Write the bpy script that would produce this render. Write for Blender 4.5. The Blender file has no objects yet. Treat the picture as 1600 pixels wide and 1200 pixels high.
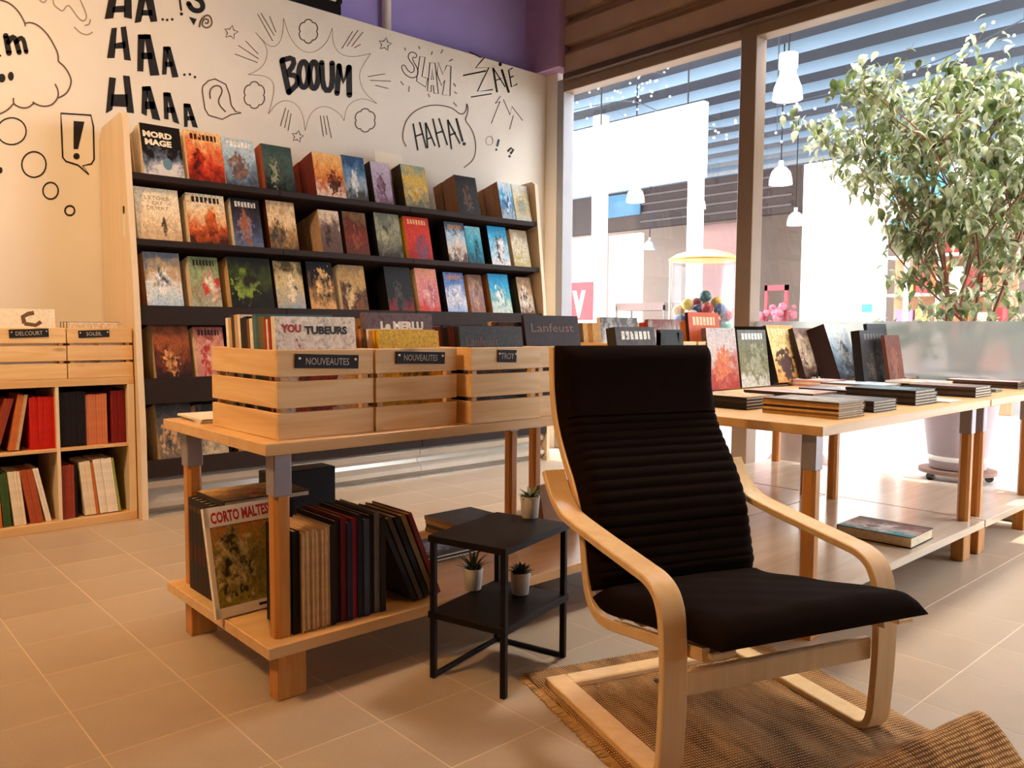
import bpy, bmesh, math, random
import numpy as np
from mathutils import Vector, Matrix, Euler

# ------------------------------------------------------------------ camera
F = 1269.0; CAMH = 1.07
def _n(v): return v / np.linalg.norm(v)
AX = _n(np.array([1411., 81., -1269.]))
AY = np.array([-1147., 97., -1269.]); AY = _n(AY - AX * AX.dot(AY))
AZ = np.cross(AX, AY)
RM = np.array([AX, AY, AZ])                # camera -> world
CP = np.array([0., 0., CAMH])
sc = bpy.context.scene
COL = sc.collection
cam_d = bpy.data.cameras.new('camera'); cam = bpy.data.objects.new('camera', cam_d); COL.objects.link(cam)
cam_d.sensor_width = 36.0; cam_d.lens = F / 1600 * 36; cam_d.clip_end = 200; cam_d.clip_start = 0.02
m4 = Matrix([[*RM[0], 0], [*RM[1], 0], [*RM[2], CAMH], [0, 0, 0, 1]])
cam.matrix_world = m4
sc.camera = cam

def ray(x, y): return RM @ np.array([x - 800., 600. - y, -F])
def pz(x, y, z=0.): d = ray(x, y); return CP + d * (z - CAMH) / d[2]
def px(x, y, X): d = ray(x, y); return CP + d * (X / d[0])
def py(x, y, Y): d = ray(x, y); return CP + d * (Y / d[1])

# ------------------------------------------------------------------ world, sun, lights, exposure
w = bpy.data.worlds.new('world'); sc.world = w; w.use_nodes = True
bg = w.node_tree.nodes['Background']; bg.inputs[0].default_value = (0.93, 0.96, 1.0, 1); bg.inputs[1].default_value = 9.0
def light(name, kind, loc, rot, energy, color, **k):
    l = bpy.data.lights.new(name, kind); l.energy = energy; l.color = color
    for a, b in k.items(): setattr(l, a, b)
    o = bpy.data.objects.new(name, l); COL.objects.link(o); o.location = loc; o.rotation_euler = rot
    return o
sun = light('sun', 'SUN', (8, 0, 8), (0, 0, 0), 7.0, (1.0, 0.94, 0.84), angle=math.radians(1.0))
sun.rotation_euler = Vector((-0.20, 0.10, -1.0)).to_track_quat('-Z', 'Y').to_euler()
WARM = (1.0, 0.56, 0.22)
# ceiling downlights, plus two unseen spots added to brighten mural wall and crate table
for (x, y, z, tx, ty, tz, e, sz, spr, col) in [(1.2, 4.0, 4.05, 1.2, 4.0, 0, 12, .7, 2.25, WARM), (0.6, 0.8, 4.05, 0.6, 0.8, 0, 13, .7, 2.25, (1., .48, .15)), (3.5, 2.1, 4.05, 3.5, 2.1, 0, 36, .5, 1.45, (1., .95, .87)),
                                      (-0.9, 2.7, 4.0, 0.3, 5.2, 1.3, 42, .35, 1.7, (1., .67, .36)), (-1.5, 2.3, 3.7, 1.0, 2.5, 0.8, 15, .35, 1.2, (1., .60, .27))]:
    o_ = light('unseen_lamp', 'AREA', (x, y, z), (0, 0, 0), e, col, shape='RECTANGLE', size=sz, size_y=sz, spread=spr)
    o_.rotation_euler = Vector((tx - x, ty - y, tz - z)).to_track_quat('-Z', 'Y').to_euler()
vs = sc.view_settings
vs.view_transform = 'Standard'; vs.look = 'None'; vs.gamma = 1.0; vs.use_curve_mapping = False; vs.exposure = 0.17

rnd = random.Random(7)

# ------------------------------------------------------------------ helpers
def lin(c):
    return tuple(((v / 255.) / 12.92 if v / 255. <= .04045 else ((v / 255. + .055) / 1.055) ** 2.4) for v in c)
def tag(o, label=None, cat=None, group=None, kind=None):
    if label: o['label'] = label
    if cat: o['category'] = cat
    if group: o['group'] = group
    if kind: o['kind'] = kind
    return o
def empty(name, loc=(0, 0, 0), rz=0., label=None, cat=None, group=None):
    o = bpy.data.objects.new(name, None); COL.objects.link(o)
    o.location = loc; o.rotation_euler = (0, 0, rz); o.empty_display_size = .05
    return tag(o, label, cat, group)
def link(name, me, parent=None, loc=(0, 0, 0), rot=(0, 0, 0)):
    o = bpy.data.objects.new(name, me); COL.objects.link(o)
    o.location = loc; o.rotation_euler = rot
    if parent: o.parent = parent
    return o
def copy_tree(o, parent=None):
    c = o.copy(); COL.objects.link(c); c.parent = parent
    for ch in list(o.children): copy_tree(ch, c)
    return c

class MB:
    def __init__(s): s.v = []; s.f = []; s.mi = []
    def add(s, vs, fs, mi=0):
        b = len(s.v); s.v += [tuple(map(float, p)) for p in vs]
        for q in fs: s.f.append([b + i for i in q]); s.mi.append(mi)
        return s
    def box(s, x0, x1, y0, y1, z0, z1, M=None, mi=0):
        vs = [(x, y, z) for z in (z0, z1) for y in (y0, y1) for x in (x0, x1)]
        if M is not None: vs = [M @ Vector(p) for p in vs]
        return s.add(vs, [(0, 2, 3, 1), (4, 5, 7, 6), (0, 1, 5, 4), (2, 6, 7, 3), (0, 4, 6, 2), (1, 3, 7, 5)], mi)
    def cbox(s, x0, x1, y0, y1, z0, z1, c=.004, mi=0, M=None):
        """box with chamfered edges"""
        bm = bmesh.new(); bmesh.ops.create_cube(bm, size=1)
        for v in bm.verts:
            v.co = Vector(((x0 + x1) / 2 + v.co.x * (x1 - x0), (y0 + y1) / 2 + v.co.y * (y1 - y0), (z0 + z1) / 2 + v.co.z * (z1 - z0)))
        bmesh.ops.bevel(bm, geom=bm.edges[:], offset=c, segments=1, affect='EDGES', profile=.5)
        bm.verts.index_update()
        vs = [v.co.copy() for v in bm.verts]
        if M is not None: vs = [M @ p for p in vs]
        s.add(vs, [[v.index for v in f.verts] for f in bm.faces], mi); bm.free(); return s
    def prism(s, pts, h0, h1, axis='x', mi=0):
        n = len(pts)
        def P(a, b, h): return {'x': (h, a, b), 'y': (a, h, b), 'z': (a, b, h)}[axis]
        vs = [P(a, b, h0) for a, b in pts] + [P(a, b, h1) for a, b in pts]
        fs = [list(range(n))[::-1], list(range(n, 2 * n))] + [(i, (i + 1) % n, n + (i + 1) % n, n + i) for i in range(n)]
        return s.add(vs, fs, mi)
    def tube(s, pts, r, n=8, mi=0, cap=True):
        pts = [Vector(p) for p in pts]; k = len(pts)
        rr = r if isinstance(r, (list, tuple)) else [r] * k
        vs = []; up = None
        for i, p in enumerate(pts):
            t = (pts[min(i + 1, k - 1)] - pts[max(i - 1, 0)]).normalized()
            if up is None:
                up = Vector((0, 0, 1)) if abs(t.z) < .9 else Vector((1, 0, 0))
            a = t.cross(up)
            if a.length < 1e-4: a = t.orthogonal()
            a.normalize(); b = a.cross(t).normalized(); up = b
            for j in range(n):
                q = 2 * math.pi * j / n
                vs.append(p + a * math.cos(q) * rr[i] + b * math.sin(q) * rr[i])
        fs = [(i * n + j, i * n + (j + 1) % n, (i + 1) * n + (j + 1) % n, (i + 1) * n + j) for i in range(k - 1) for j in range(n)]
        if cap: fs += [list(range(n))[::-1], list(range((k - 1) * n, k * n))]
        return s.add(vs, fs, mi)
    def lathe(s, prof, c=(0, 0, 0), n=24, mi=0, closed=True):
        vs = [(c[0] + r * math.cos(2 * math.pi * j / n), c[1] + r * math.sin(2 * math.pi * j / n), c[2] + z) for r, z in prof for j in range(n)]
        k = len(prof)
        fs = [(i * n + j, i * n + (j + 1) % n, (i + 1) * n + (j + 1) % n, (i + 1) * n + j) for i in range(k - 1) for j in range(n)]
        if closed: fs += [list(range(n))[::-1], list(range((k - 1) * n, k * n))]
        return s.add(vs, fs, mi)
    def sphere(s, c, r, n=12, m=8, mi=0, sz=1.):
        prof = [(max(1e-4, r * math.sin(math.pi * i / m)), -r * sz * math.cos(math.pi * i / m)) for i in range(m + 1)]
        return s.lathe(prof, c, n, mi)
    def mesh(s, name, mats, smooth=False, recalc=True):
        me = bpy.data.meshes.new(name); me.from_pydata(s.v, [], s.f); me.update()
        for m in (mats if isinstance(mats, (list, tuple)) else [mats]): me.materials.append(m)
        for i, p in enumerate(me.polygons): p.material_index = s.mi[i]
        if recalc:
            bm = bmesh.new(); bm.from_mesh(me); bmesh.ops.recalc_face_normals(bm, faces=bm.faces[:]); bm.to_mesh(me); bm.free()
        if smooth:
            me.polygons.foreach_set('use_smooth', [True] * len(me.polygons))
            try: me.set_sharp_from_angle(angle=math.radians(40))
            except Exception: pass
        return me
    def build(s, name, mats, parent=None, loc=(0, 0, 0), rot=(0, 0, 0), smooth=False, recalc=True):
        return link(name, s.mesh(name, mats, smooth, recalc), parent, loc, rot)
def struct(o): o['kind'] = 'structure'; return o

# ------------------------------------------------------------------ materials
MATS = {}
def _base(name, rough=.6, spec=.4, metallic=0.):
    m = bpy.data.materials.new(name); m.use_nodes = True
    nt = m.node_tree; b = nt.nodes['Principled BSDF']
    b.inputs['Roughness'].default_value = rough; b.inputs['Metallic'].default_value = metallic
    try: b.inputs['Specular IOR Level'].default_value = spec
    except KeyError: pass
    return m, nt, b
def N(nt, typ, **k):
    n = nt.nodes.new(typ)
    for a, v in k.items():
        if a.startswith('i_'):
            key = a[2:]; key = int(key) if key.isdigit() else key.replace('_', ' ')
            n.inputs[key].default_value = v
        else: setattr(n, a, v)
    return n
def ramp(nt, stops, interp='LINEAR'):
    r = nt.nodes.new('ShaderNodeValToRGB'); e = r.color_ramp.elements; r.color_ramp.interpolation = interp
    while len(e) < len(stops): e.new(0.5)
    for i, (p, c) in enumerate(stops): e[i].position = p; e[i].color = (*c[:3], 1)
    return r
def plain(name, c, rough=.55, var=.06, scale=14., spec=.4, metallic=0., bump=0.):
    if name in MATS: return MATS[name]
    m, nt, b = _base(name, rough, spec, metallic)
    c = lin(c)
    tc = N(nt, 'ShaderNodeTexCoord'); no = N(nt, 'ShaderNodeTexNoise', i_Scale=scale, i_Detail=4.)
    nt.links.new(tc.outputs['Object'], no.inputs['Vector'])
    r = ramp(nt, [(.3, tuple(max(0, v * (1 - var)) for v in c)), (.7, tuple(min(1, v * (1 + var)) for v in c))])
    nt.links.new(no.outputs['Fac'], r.inputs[0]); nt.links.new(r.outputs[0], b.inputs['Base Color'])
    if bump:
        bp = N(nt, 'ShaderNodeBump', i_Strength=bump, i_Distance=.01)
        nt.links.new(no.outputs['Fac'], bp.inputs['Height']); nt.links.new(bp.outputs[0], b.inputs['Normal'])
    MATS[name] = m; return m
def wood(name, c0, c1, axis=0, rough=.45, scale=1., knots=True):
    """grain runs along the local axis"""
    if name in MATS: return MATS[name]
    m, nt, b = _base(name, rough, .35)
    tc = N(nt, 'ShaderNodeTexCoord'); oi = N(nt, 'ShaderNodeObjectInfo')
    mp = N(nt, 'ShaderNodeMapping'); s = [22. * scale] * 3; s[axis] = 1.6 * scale; mp.inputs['Scale'].default_value = s
    ad = N(nt, 'ShaderNodeVectorMath', operation='ADD'); mu = N(nt, 'ShaderNodeMath', operation='MULTIPLY', i_1=37.)
    nt.links.new(oi.outputs['Random'], mu.inputs[0]); nt.links.new(tc.outputs['Object'], mp.inputs['Vector'])
    nt.links.new(mp.outputs[0], ad.inputs[0]); nt.links.new(mu.outputs[0], ad.inputs[1])
    no = N(nt, 'ShaderNodeTexNoise', i_Scale=1.6, i_Detail=5., i_Roughness=.55, i_Distortion=.6)
    nt.links.new(ad.outputs[0], no.inputs['Vector'])
    r = ramp(nt, [(.25, lin(c1)), (.5, tuple((a + d) / 2 for a, d in zip(lin(c0), lin(c1)))), (.72, lin(c0))])
    nt.links.new(no.outputs['Fac'], r.inputs[0])
    out = r.outputs[0]
    if knots:
        mp2 = N(nt, 'ShaderNodeMapping'); s2 = [9. * scale] * 3; s2[axis] = 3.2 * scale; mp2.inputs['Scale'].default_value = s2
        ad2 = N(nt, 'ShaderNodeVectorMath', operation='ADD')
        nt.links.new(tc.outputs['Object'], mp2.inputs['Vector']); nt.links.new(mp2.outputs[0], ad2.inputs[0]); nt.links.new(mu.outputs[0], ad2.inputs[1])
        vo = N(nt, 'ShaderNodeTexVoronoi', i_Scale=.9); nt.links.new(ad2.outputs[0], vo.inputs['Vector'])
        kr = ramp(nt, [(.05, (1, 1, 1)), (.14, (0, 0, 0))]); nt.links.new(vo.outputs['Distance'], kr.inputs[0])
        mx = N(nt, 'ShaderNodeMix', data_type='RGBA'); mx.inputs[7].default_value = (*[v * .45 for v in lin(c1)], 1)
        nt.links.new(kr.outputs[0], mx.inputs[0]); nt.links.new(out, mx.inputs[6]); out = mx.outputs[2]
    nt.links.new(out, b.inputs['Base Color'])
    bp = N(nt, 'ShaderNodeBump', i_Strength=.08, i_Distance=.004); nt.links.new(no.outputs['Fac'], bp.inputs['Height']); nt.links.new(bp.outputs[0], b.inputs['Normal'])
    MATS[name] = m; return m
def emis(name, c, s):
    if name in MATS: return MATS[name]
    m = bpy.data.materials.new(name); m.use_nodes = True; nt = m.node_tree; nt.nodes.clear()
    e = N(nt, 'ShaderNodeEmission', i_Strength=s); e.inputs[0].default_value = (*lin(c), 1)
    o = N(nt, 'ShaderNodeOutputMaterial'); nt.links.new(e.outputs[0], o.inputs[0]); MATS[name] = m; return m
def glass(name, tint=(.97, .98, 1.), refl=.035, frost=0.):
    m = bpy.data.materials.new(name); m.use_nodes = True; nt = m.node_tree; nt.nodes.clear()
    t = N(nt, 'ShaderNodeBsdfTransparent'); t.inputs[0].default_value = (*tint, 1)
    g = N(nt, 'ShaderNodeBsdfGlossy', i_Roughness=.02)
    mx = N(nt, 'ShaderNodeMixShader', i_0=refl); nt.links.new(t.outputs[0], mx.inputs[1]); nt.links.new(g.outputs[0], mx.inputs[2])
    out = mx.outputs[0]
    if frost:
        tr = N(nt, 'ShaderNodeBsdfTranslucent'); tr.inputs[0].default_value = (.42, .44, .43, 1)
        df = N(nt, 'ShaderNodeBsdfDiffuse'); df.inputs[0].default_value = (.4, .41, .4, 1)
        rf = N(nt, 'ShaderNodeBsdfRefraction', i_IOR=1.06, i_Roughness=.5); rf.inputs[0].default_value = (.72, .74, .73, 1)
        m1 = N(nt, 'ShaderNodeMixShader', i_0=.5); nt.links.new(tr.outputs[0], m1.inputs[1]); nt.links.new(df.outputs[0], m1.inputs[2])
        m2 = N(nt, 'ShaderNodeMixShader', i_0=.4); nt.links.new(rf.outputs[0], m2.inputs[1]); nt.links.new(m1.outputs[0], m2.inputs[2])
        out = m2.outputs[0]
    o = N(nt, 'ShaderNodeOutputMaterial'); nt.links.new(out, o.inputs[0]); MATS[name] = m; return m

M_WALL = plain('wall_paint', (232, 222, 208), .75, .03, 3., .2)
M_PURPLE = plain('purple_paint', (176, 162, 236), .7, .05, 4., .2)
M_SHOP = plain('shop_wall_paint', (128, 108, 92), .8)
M_INK = plain('mural_ink', (22, 14, 10), .6, .1)
M_INKT = plain('mural_thin_ink', (96, 78, 66), .7, .1)
M_INKG = plain('mural_pencil', (158, 136, 118), .7, .1)
M_BLACK = plain('black_metal', (18, 11, 8), .5, .1, 30., .2)
M_SHELF = plain('brown_black_metal', (42, 28, 22), .6, .08, 20., .2)
M_PINE = wood('pine', (240, 203, 148), (219, 168, 105), 0)
M_PINEY = wood('pine_y', (240, 203, 148), (219, 168, 105), 1)
M_PINEZ = wood('pine_z', (236, 196, 140), (208, 154, 92), 2)
M_TOP = wood('birch_laminate', (226, 184, 130), (206, 160, 104), 0, .28, .6, False)
M_TOPW = wood('pale_laminate', (214, 196, 172), (196, 176, 150), 0, .16, .5, False)
M_LEG = wood('honey_leg', (208, 146, 74), (172, 108, 48), 2, .42)
M_PANEL = wood('pale_end_panel', (234, 210, 176), (226, 198, 160), 2, .45, .4, False)
M_CHAIR = wood('birch_veneer', (244, 210, 158), (232, 190, 134), 2, .32, .7, False)
M_SLEEVE = plain('grey_sleeve', (150, 142, 146), .4, .04, 12., .5, .25)
M_PAGES = plain('page_edges', (226, 206, 172), .8, .12, 60.)
M_WHITE = plain('white_gloss', (232, 226, 218), .4, .03)
M_CREAM = plain('cream_paper', (240, 226, 204), .6, .03)
M_PLINTH = plain('plinth_metal', (196, 188, 176), .25, .04, 8., .5, .55)
M_FRAME = plain('window_frame', (136, 112, 92), .45, .05, 6.)
M_FRAMEG = plain('window_frame_grey', (150, 148, 150), .4, .04, 6.)
M_SIDING = plain('siding_board', (176, 144, 118), .5, .06, 6.)

# ------------------------------------------------------------------ text helper
def text_mesh(body, mat, width=None, height=None, extr=.0004, bold=0.):
    cu = bpy.data.curves.new('t', 'FONT'); cu.body = body; cu.size = 1; cu.extrude = 0; cu.offset = bold
    cu.align_x = 'CENTER'; cu.align_y = 'CENTER'; cu.resolution_u = 2
    o = bpy.data.objects.new('t', cu); COL.objects.link(o)
    dg = bpy.context.evaluated_depsgraph_get(); dg.update()
    me = bpy.data.meshes.new_from_object(o.evaluated_get(dg))
    bpy.data.objects.remove(o); bpy.data.curves.remove(cu)
    co = np.empty(len(me.vertices) * 3); me.vertices.foreach_get('co', co); co = co.reshape(-1, 3)
    mn, mx = co.min(0), co.max(0)
    co -= (mn + mx) / 2; s = mx - mn
    sx = (width / s[0]) if width else None; sy = (height / s[1]) if height else sx
    if sx is None: sx = sy
    out = np.stack([co[:, 0] * sx, np.zeros(len(co)), co[:, 1] * sy], 1)      # in xz plane, facing -y
    me.vertices.foreach_set('co', out.ravel()); me.update(); me.materials.clear(); me.materials.append(mat)
    return me
def text(body, mat, parent, loc, width=None, height=None, rot=(0, 0, 0), bold=0., name='lettering'):
    return link(name, text_mesh(body, mat, width, height, bold=bold), parent, loc, rot)

# ================================================================== SETTING
YW = 5.20; XW = 5.07; ZT = 3.25
# floor: grout bed + tiles
M_GROUT = plain('grout', (212, 190, 162), .8, .05, 8.)
def tile_mat():
    m, nt, b = _base('floor_tile', .34, .45)
    oi = N(nt, 'ShaderNodeObjectInfo'); tc = N(nt, 'ShaderNodeTexCoord')
    no = N(nt, 'ShaderNodeTexNoise', i_Scale=3.5, i_Detail=6.); no2 = N(nt, 'ShaderNodeTexNoise', i_Scale=160., i_Detail=2.)
    nt.links.new(tc.outputs['Object'], no.inputs['Vector']); nt.links.new(tc.outputs['Object'], no2.inputs['Vector'])
    a = N(nt, 'ShaderNodeMath', operation='ADD'); nt.links.new(no.outputs['Fac'], a.inputs[0])
    mm = N(nt, 'ShaderNodeMath', operation='MULTIPLY', i_1=.12); nt.links.new(oi.outputs['Random'], mm.inputs[0]); nt.links.new(mm.outputs[0], a.inputs[1])
    a2 = N(nt, 'ShaderNodeMath', operation='MULTIPLY_ADD', i_1=.35); nt.links.new(no2.outputs['Fac'], a2.inputs[0]); nt.links.new(a.outputs[0], a2.inputs[2])
    r = ramp(nt, [(.45, lin((166, 144, 120))), (1.0, lin((188, 167, 142)))]); nt.links.new(a2.outputs[0], r.inputs[0])
    nt.links.new(r.outputs[0], b.inputs['Base Color'])
    rr = ramp(nt, [(.3, (.30,) * 3), (.7, (.44,) * 3)]); nt.links.new(no.outputs['Fac'], rr.inputs[0]); nt.links.new(rr.outputs[0], b.inputs['Roughness'])
    return m
M_TILE = tile_mat()
floor = struct(MB().box(-2.6, XW + .08, -2.6, YW + .1, -.1, -.0005).build('floor', M_GROUT))
TS = .3075; TX0 = 1.169; TY0 = 1.507; G = .0022
tb = MB(); tb.cbox(G, TS - G, G, TS - G, -.008, 0, .0004)
tile_me = tb.mesh('tile', M_TILE)
cands = []
for i in range(-13, 14):
    for j in range(-14, 13):
        x, y = TX0 + i * TS, TY0 + j * TS
        if x + TS > XW + .04 or y + TS > YW + .05 or x < -2.6 or y < -2.6: continue
        c = np.array([x + TS / 2, y + TS / 2, 0]) - CP; q = RM.T @ c
        vis = False
        if q[2] < -.3:
            u, v = 800 + F * q[0] / -q[2], 600 - F * q[1] / -q[2]
            vis = -120 < u < 1720 and 0 < v < 1330
        cands.append((0 if vis else 1, -q[2], x, y))
cands.sort()
rest = MB()
for k, (a, b_, x, y) in enumerate(cands):
    if k < 290 and a == 0: link('tile', tile_me, floor, (x, y, 0))
    else: rest.box(x + G, x + TS - G, y + G, y + TS - G, -.008, 0)
tag(rest.build('tile_field', M_TILE, floor), kind='stuff')
# walls
wall_back = struct(MB().box(-2.6, XW + .14, YW, YW + .12, -.1, ZT).build('wall_back', M_WALL))
wall_up = struct(MB().box(-2.6, XW + .14, YW + .14, YW + .24, ZT - .2, 4.25).build('wall_back_upper', M_PURPLE))
wall_left = struct(MB().box(-2.7, -2.6, -2.6, YW + .24, -.1, 4.25).build('wall_left', M_SHOP))
wall_rear = struct(MB().box(-2.7, XW + .14, -2.7, -2.6, -.1, 4.25).build('wall_rear', M_SHOP))
ceiling = struct(MB().box(-2.7, XW + .3, -2.7, YW + .3, 4.2, 4.3).build('ceiling', plain('ceiling_paint', (120, 106, 96), .8)))
# window wall: white return, purple return above it, jambs, mullions, head rail, glass panes, siding
WH = 3.07
wall_right = struct(MB().box(XW - .0, XW + .14, 5.06, YW, -.1, ZT).build('wall_right', M_WALL))
struct(MB().box(XW - .12, XW + .14, 4.93, YW + .14, ZT, 4.25).build('wall_right_upper', plain('purple_shaded_paint', (176, 140, 178), .7)))  # shade on this return is put into its darker purple
M_GL = glass('pane_glass'); M_FROST = glass('frosted_film', frost=1.)
mull_y = [5.06, 3.135, 1.21, -.715, -2.6]
win_n = 1
for a, b_ in zip(mull_y[:-1], mull_y[1:]):
    y1, y0 = a - (.075 if win_n == 1 else .0), b_ + .125
    wn = struct(MB().box(XW + .085, XW + .093, y0, y1, .1, WH).build('window_%d' % win_n, M_GL))
    fr = MB()
    fr.cbox(XW, XW + .13, y0, y1, .0, .1, .004)
    fr.cbox(XW, XW + .13, y0, y1, WH, WH + .11, .004)
    fr.build('window_rail', M_FRAME, wn)
    MB().cbox(XW, XW + .13, b_ - .0, b_ + .125, 0, WH + .11, .004).build('mullion', M_FRAME, wn)
    if win_n == 1: MB().cbox(XW, XW + .13, 4.985, 5.06, 0, WH + .11, .004).build('jamb', M_FRAMEG, wn)
    MB().box(XW + .07, XW + .084, y0, y0 + .02, .1, WH).build('glazing_bead', M_FRAMEG, wn)
    if win_n == 2:
        MB().box(XW + .08, XW + .084, y0 + .02, y1, 0.715, 1.118).build('frosted_band', M_FROST, wn)
    win_n += 1
sid = struct(MB().box(XW + .02, XW + .14, -2.6, 4.93, WH + .11, 4.25).build('wall_right_spandrel', M_SIDING))
for k in range(5):
    z0 = WH + .13 + k * .235
    MB().prism([(XW - .055, z0), (XW - .055, z0 + .15), (XW + .02, z0 + .215), (XW + .02, z0)], -2.6, 4.93, 'y').build('siding_board', M_SIDING, sid)
MB().cbox(XW - .07, XW + .02, -2.6, 4.93, WH + .075, WH + .125, .004).build('drip_rail', plain('dark_rail', (78, 56, 42), .5), sid)
# pipe on purple wall and lamp bracket
p0 = py(604, 20, YW + .1)
tag(MB().tube([(p0[0], YW + .1, ZT - .1), (p0[0], YW + .1, 4.19)], .035, 14).build('wall_pipe', M_WHITE, smooth=True), 'white vertical pipe running up the purple wall above the mural', 'pipe')
p0 = py(485, -6, YW + .02)
lf = empty('tube_lamp', (p0[0], YW + .02, 3.38), label='white tube lamp fixture with black end caps on top of the mural wall', cat='lamp')
MB().cbox(-.2, .2, -.05, .05, -.05, .06, .015).build('housing', M_WHITE, lf)
for s in (-1, 1): MB().cbox(s * .2 - .02, s * .2 + .02, -.055, .055, -.06, .07, .006).build('end_cap', M_BLACK, lf)
MB().box(-.22, .22, -.03, .03, -.13, -.05).build('mount', M_BLACK, lf)

# ------------------------------------------------------------------ mural, traced on the wall plane
def wallpt(p): q = py(p[0], p[1], YW - .002); return (q[0], YW - .002, q[2])
def ribbon_px(mb, pts, wd, closed=False):
    pts = [np.array(p, float) for p in pts]
    if closed: pts = pts + [pts[0]]
    k = len(pts); L = []
    for i, p in enumerate(pts):
        a = pts[max(i - 1, 0)]; b = pts[min(i + 1, k - 1)]
        if closed and i in (0, k - 1): a, b = pts[k - 2], pts[1]
        t = b - a; t = t / (np.linalg.norm(t) + 1e-9); n = np.array([-t[1], t[0]]) * wd / 2
        L.append((p + n, p - n))
    vs = [wallpt(q) for pr in L for q in pr]
    mb.add(vs, [(2 * i, 2 * i + 1, 2 * i + 3, 2 * i + 2) for i in range(k - 1)])
    for p in (pts[0], pts[-1]):
        if wd > 3 and not closed: blob_px(mb, p, wd / 2, wd / 2, 10)
def blob_px(mb, c, rx, ry, n=14):
    mb.add([wallpt((c[0] + rx * math.cos(6.2832 * i / n), c[1] + ry * math.sin(6.2832 * i / n))) for i in range(n)], [list(range(n))])
def smooth(pts, it=2, closed=False):
    pts = [np.array(p, float) for p in pts]
    for _ in range(it):
        out = [] if closed else [pts[0]]
        rng = range(len(pts)) if closed else range(len(pts) - 1)
        for i in rng:
            a, b = pts[i], pts[(i + 1) % len(pts)]
            out += [a * .75 + b * .25, a * .25 + b * .75]
        if not closed: out.append(pts[-1])
        pts = out
    return pts
def ell(cx, cy, rx, ry, n=22): return [(cx + rx * math.cos(6.2832 * i / n), cy + ry * math.sin(6.2832 * i / n)) for i in range(n)]
def C1(l): return [(x / 3.529, y / 3.529) for x, y in l]
def C2(l): return [(330 + x / 2.963, y / 2.963) for x, y in l]
def C3(l): return [(620 + x / 6.667, 70 + y / 6.667) for x, y in l]
def mural(name, strokes=(), polys=(), blobs=(), mat=None):
    mb = MB()
    for s in strokes:
        pts, wd = s[0], s[1]; cl = len(s) > 2 and s[2]
        ribbon_px(mb, pts, wd, cl)
    for p in polys: mb.add([wallpt(q) for q in p], [list(range(len(p)))])
    for c, rx, ry in blobs: blob_px(mb, c, rx, ry)
    o = mb.build(name, mat or M_INK, wall_back, recalc=False)
    return o
mural('mural_cloud', [(smooth(q), 2.4) for q in [
    [(-6, -1), (0, 0), (12, 3), (24, 12), (33, 24), (39, 36), (39.5, 41)],
    [(40, 36), (50, 35), (62, 41), (75, 54), (86, 73), (91, 85), (91, 96)],
    [(91, 96), (101, 104), (109, 117), (112, 128), (107, 142), (100, 149), (91, 153)],
    [(86, 131), (91, 141), (91, 152), (84, 162), (75, 166), (64, 166), (53, 161), (51, 159)],
    [(53, 161), (45, 168), (36, 169), (27, 166), (21, 162), (21, 153)], [(21, 162), (12, 172), (0, 178), (-8, 180)]]], mat=M_INKT)
mural('mural_lettering', [([(9, 56), (14, 83)], 9), (smooth([(13, 66), (19, 57), (24, 60), (30, 82)], 1), 8), (smooth([(25, 66), (32, 58), (37, 62), (41, 81)], 1), 7)],
      blobs=[((17, 119), 4.6, 7), ((3, 122), 5.5, 7), ((0, 87), 2, 2)])
mural('mural_bubble', [(ell(18, 205, 23, 21), 2.2, True), (ell(53, 257, 19, 20), 2.4, True), (ell(79, 298, 12, 13), 2.4, True), (ell(109, 329, 7.5, 7.5), 2.6, True)], blobs=[((1, 266), 3, 5)])
mural('mural_exclamation', [([(95, 177), (142, 180), (146, 198), (147, 249), (143, 256), (129, 259), (139, 273), (122, 258), (103, 252), (98, 246), (96, 198)], 2.6, True)],
      [[(115, 189), (132, 190), (122, 233), (115, 233)]], [((119.5, 244), 5, 5)])
mural('mural_squiggle', [(smooth(q), 1.8) for q in [[(62, 0), (68, 5), (73, 0)], [(83, -2), (84, 8), (92, 14), (98, 18), (103, 10), (108, 8), (114, 16), (122, 28), (130, 34), (136, 28), (133, 16), (124, -3)], [(116, 42), (126, 52), (137, 55), (145, 50)], [(132, 40), (140, 38), (141, 30)]]], mat=M_INKG)
ha0 = [[(600, -12), (645, -12), (625, 100), (577, 105)], [(622, 35), (690, 30), (690, 66), (618, 70)], [(685, -12), (725, -12), (728, 105), (683, 95)],
       [(765, -12), (805, -12), (778, 120), (742, 127)], [(798, -12), (845, -12), (868, 118), (830, 122)], [(782, 55), (838, 55), (842, 86), (778, 86)]]
ha1 = [[(615, 155), (645, 152), (632, 320), (590, 320)], [(665, 150), (695, 145), (722, 335), (685, 330)], [(630, 240), (690, 228), (692, 266), (630, 268)],
       [(760, 190), (800, 190), (790, 395), (757, 392)], [(795, 188), (830, 190), (880, 415), (828, 418)], [(780, 290), (838, 290), (842, 326), (780, 326)], [(765, 190), (828, 190), (830, 215), (765, 215)],
       [(900, 258), (930, 255), (918, 410), (893, 412)], [(912, 256), (940, 258), (985, 425), (950, 428)], [(910, 340), (952, 340), (954, 368), (910, 368)], [(900, 256), (940, 258), (943, 275), (900, 275)]]
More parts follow.
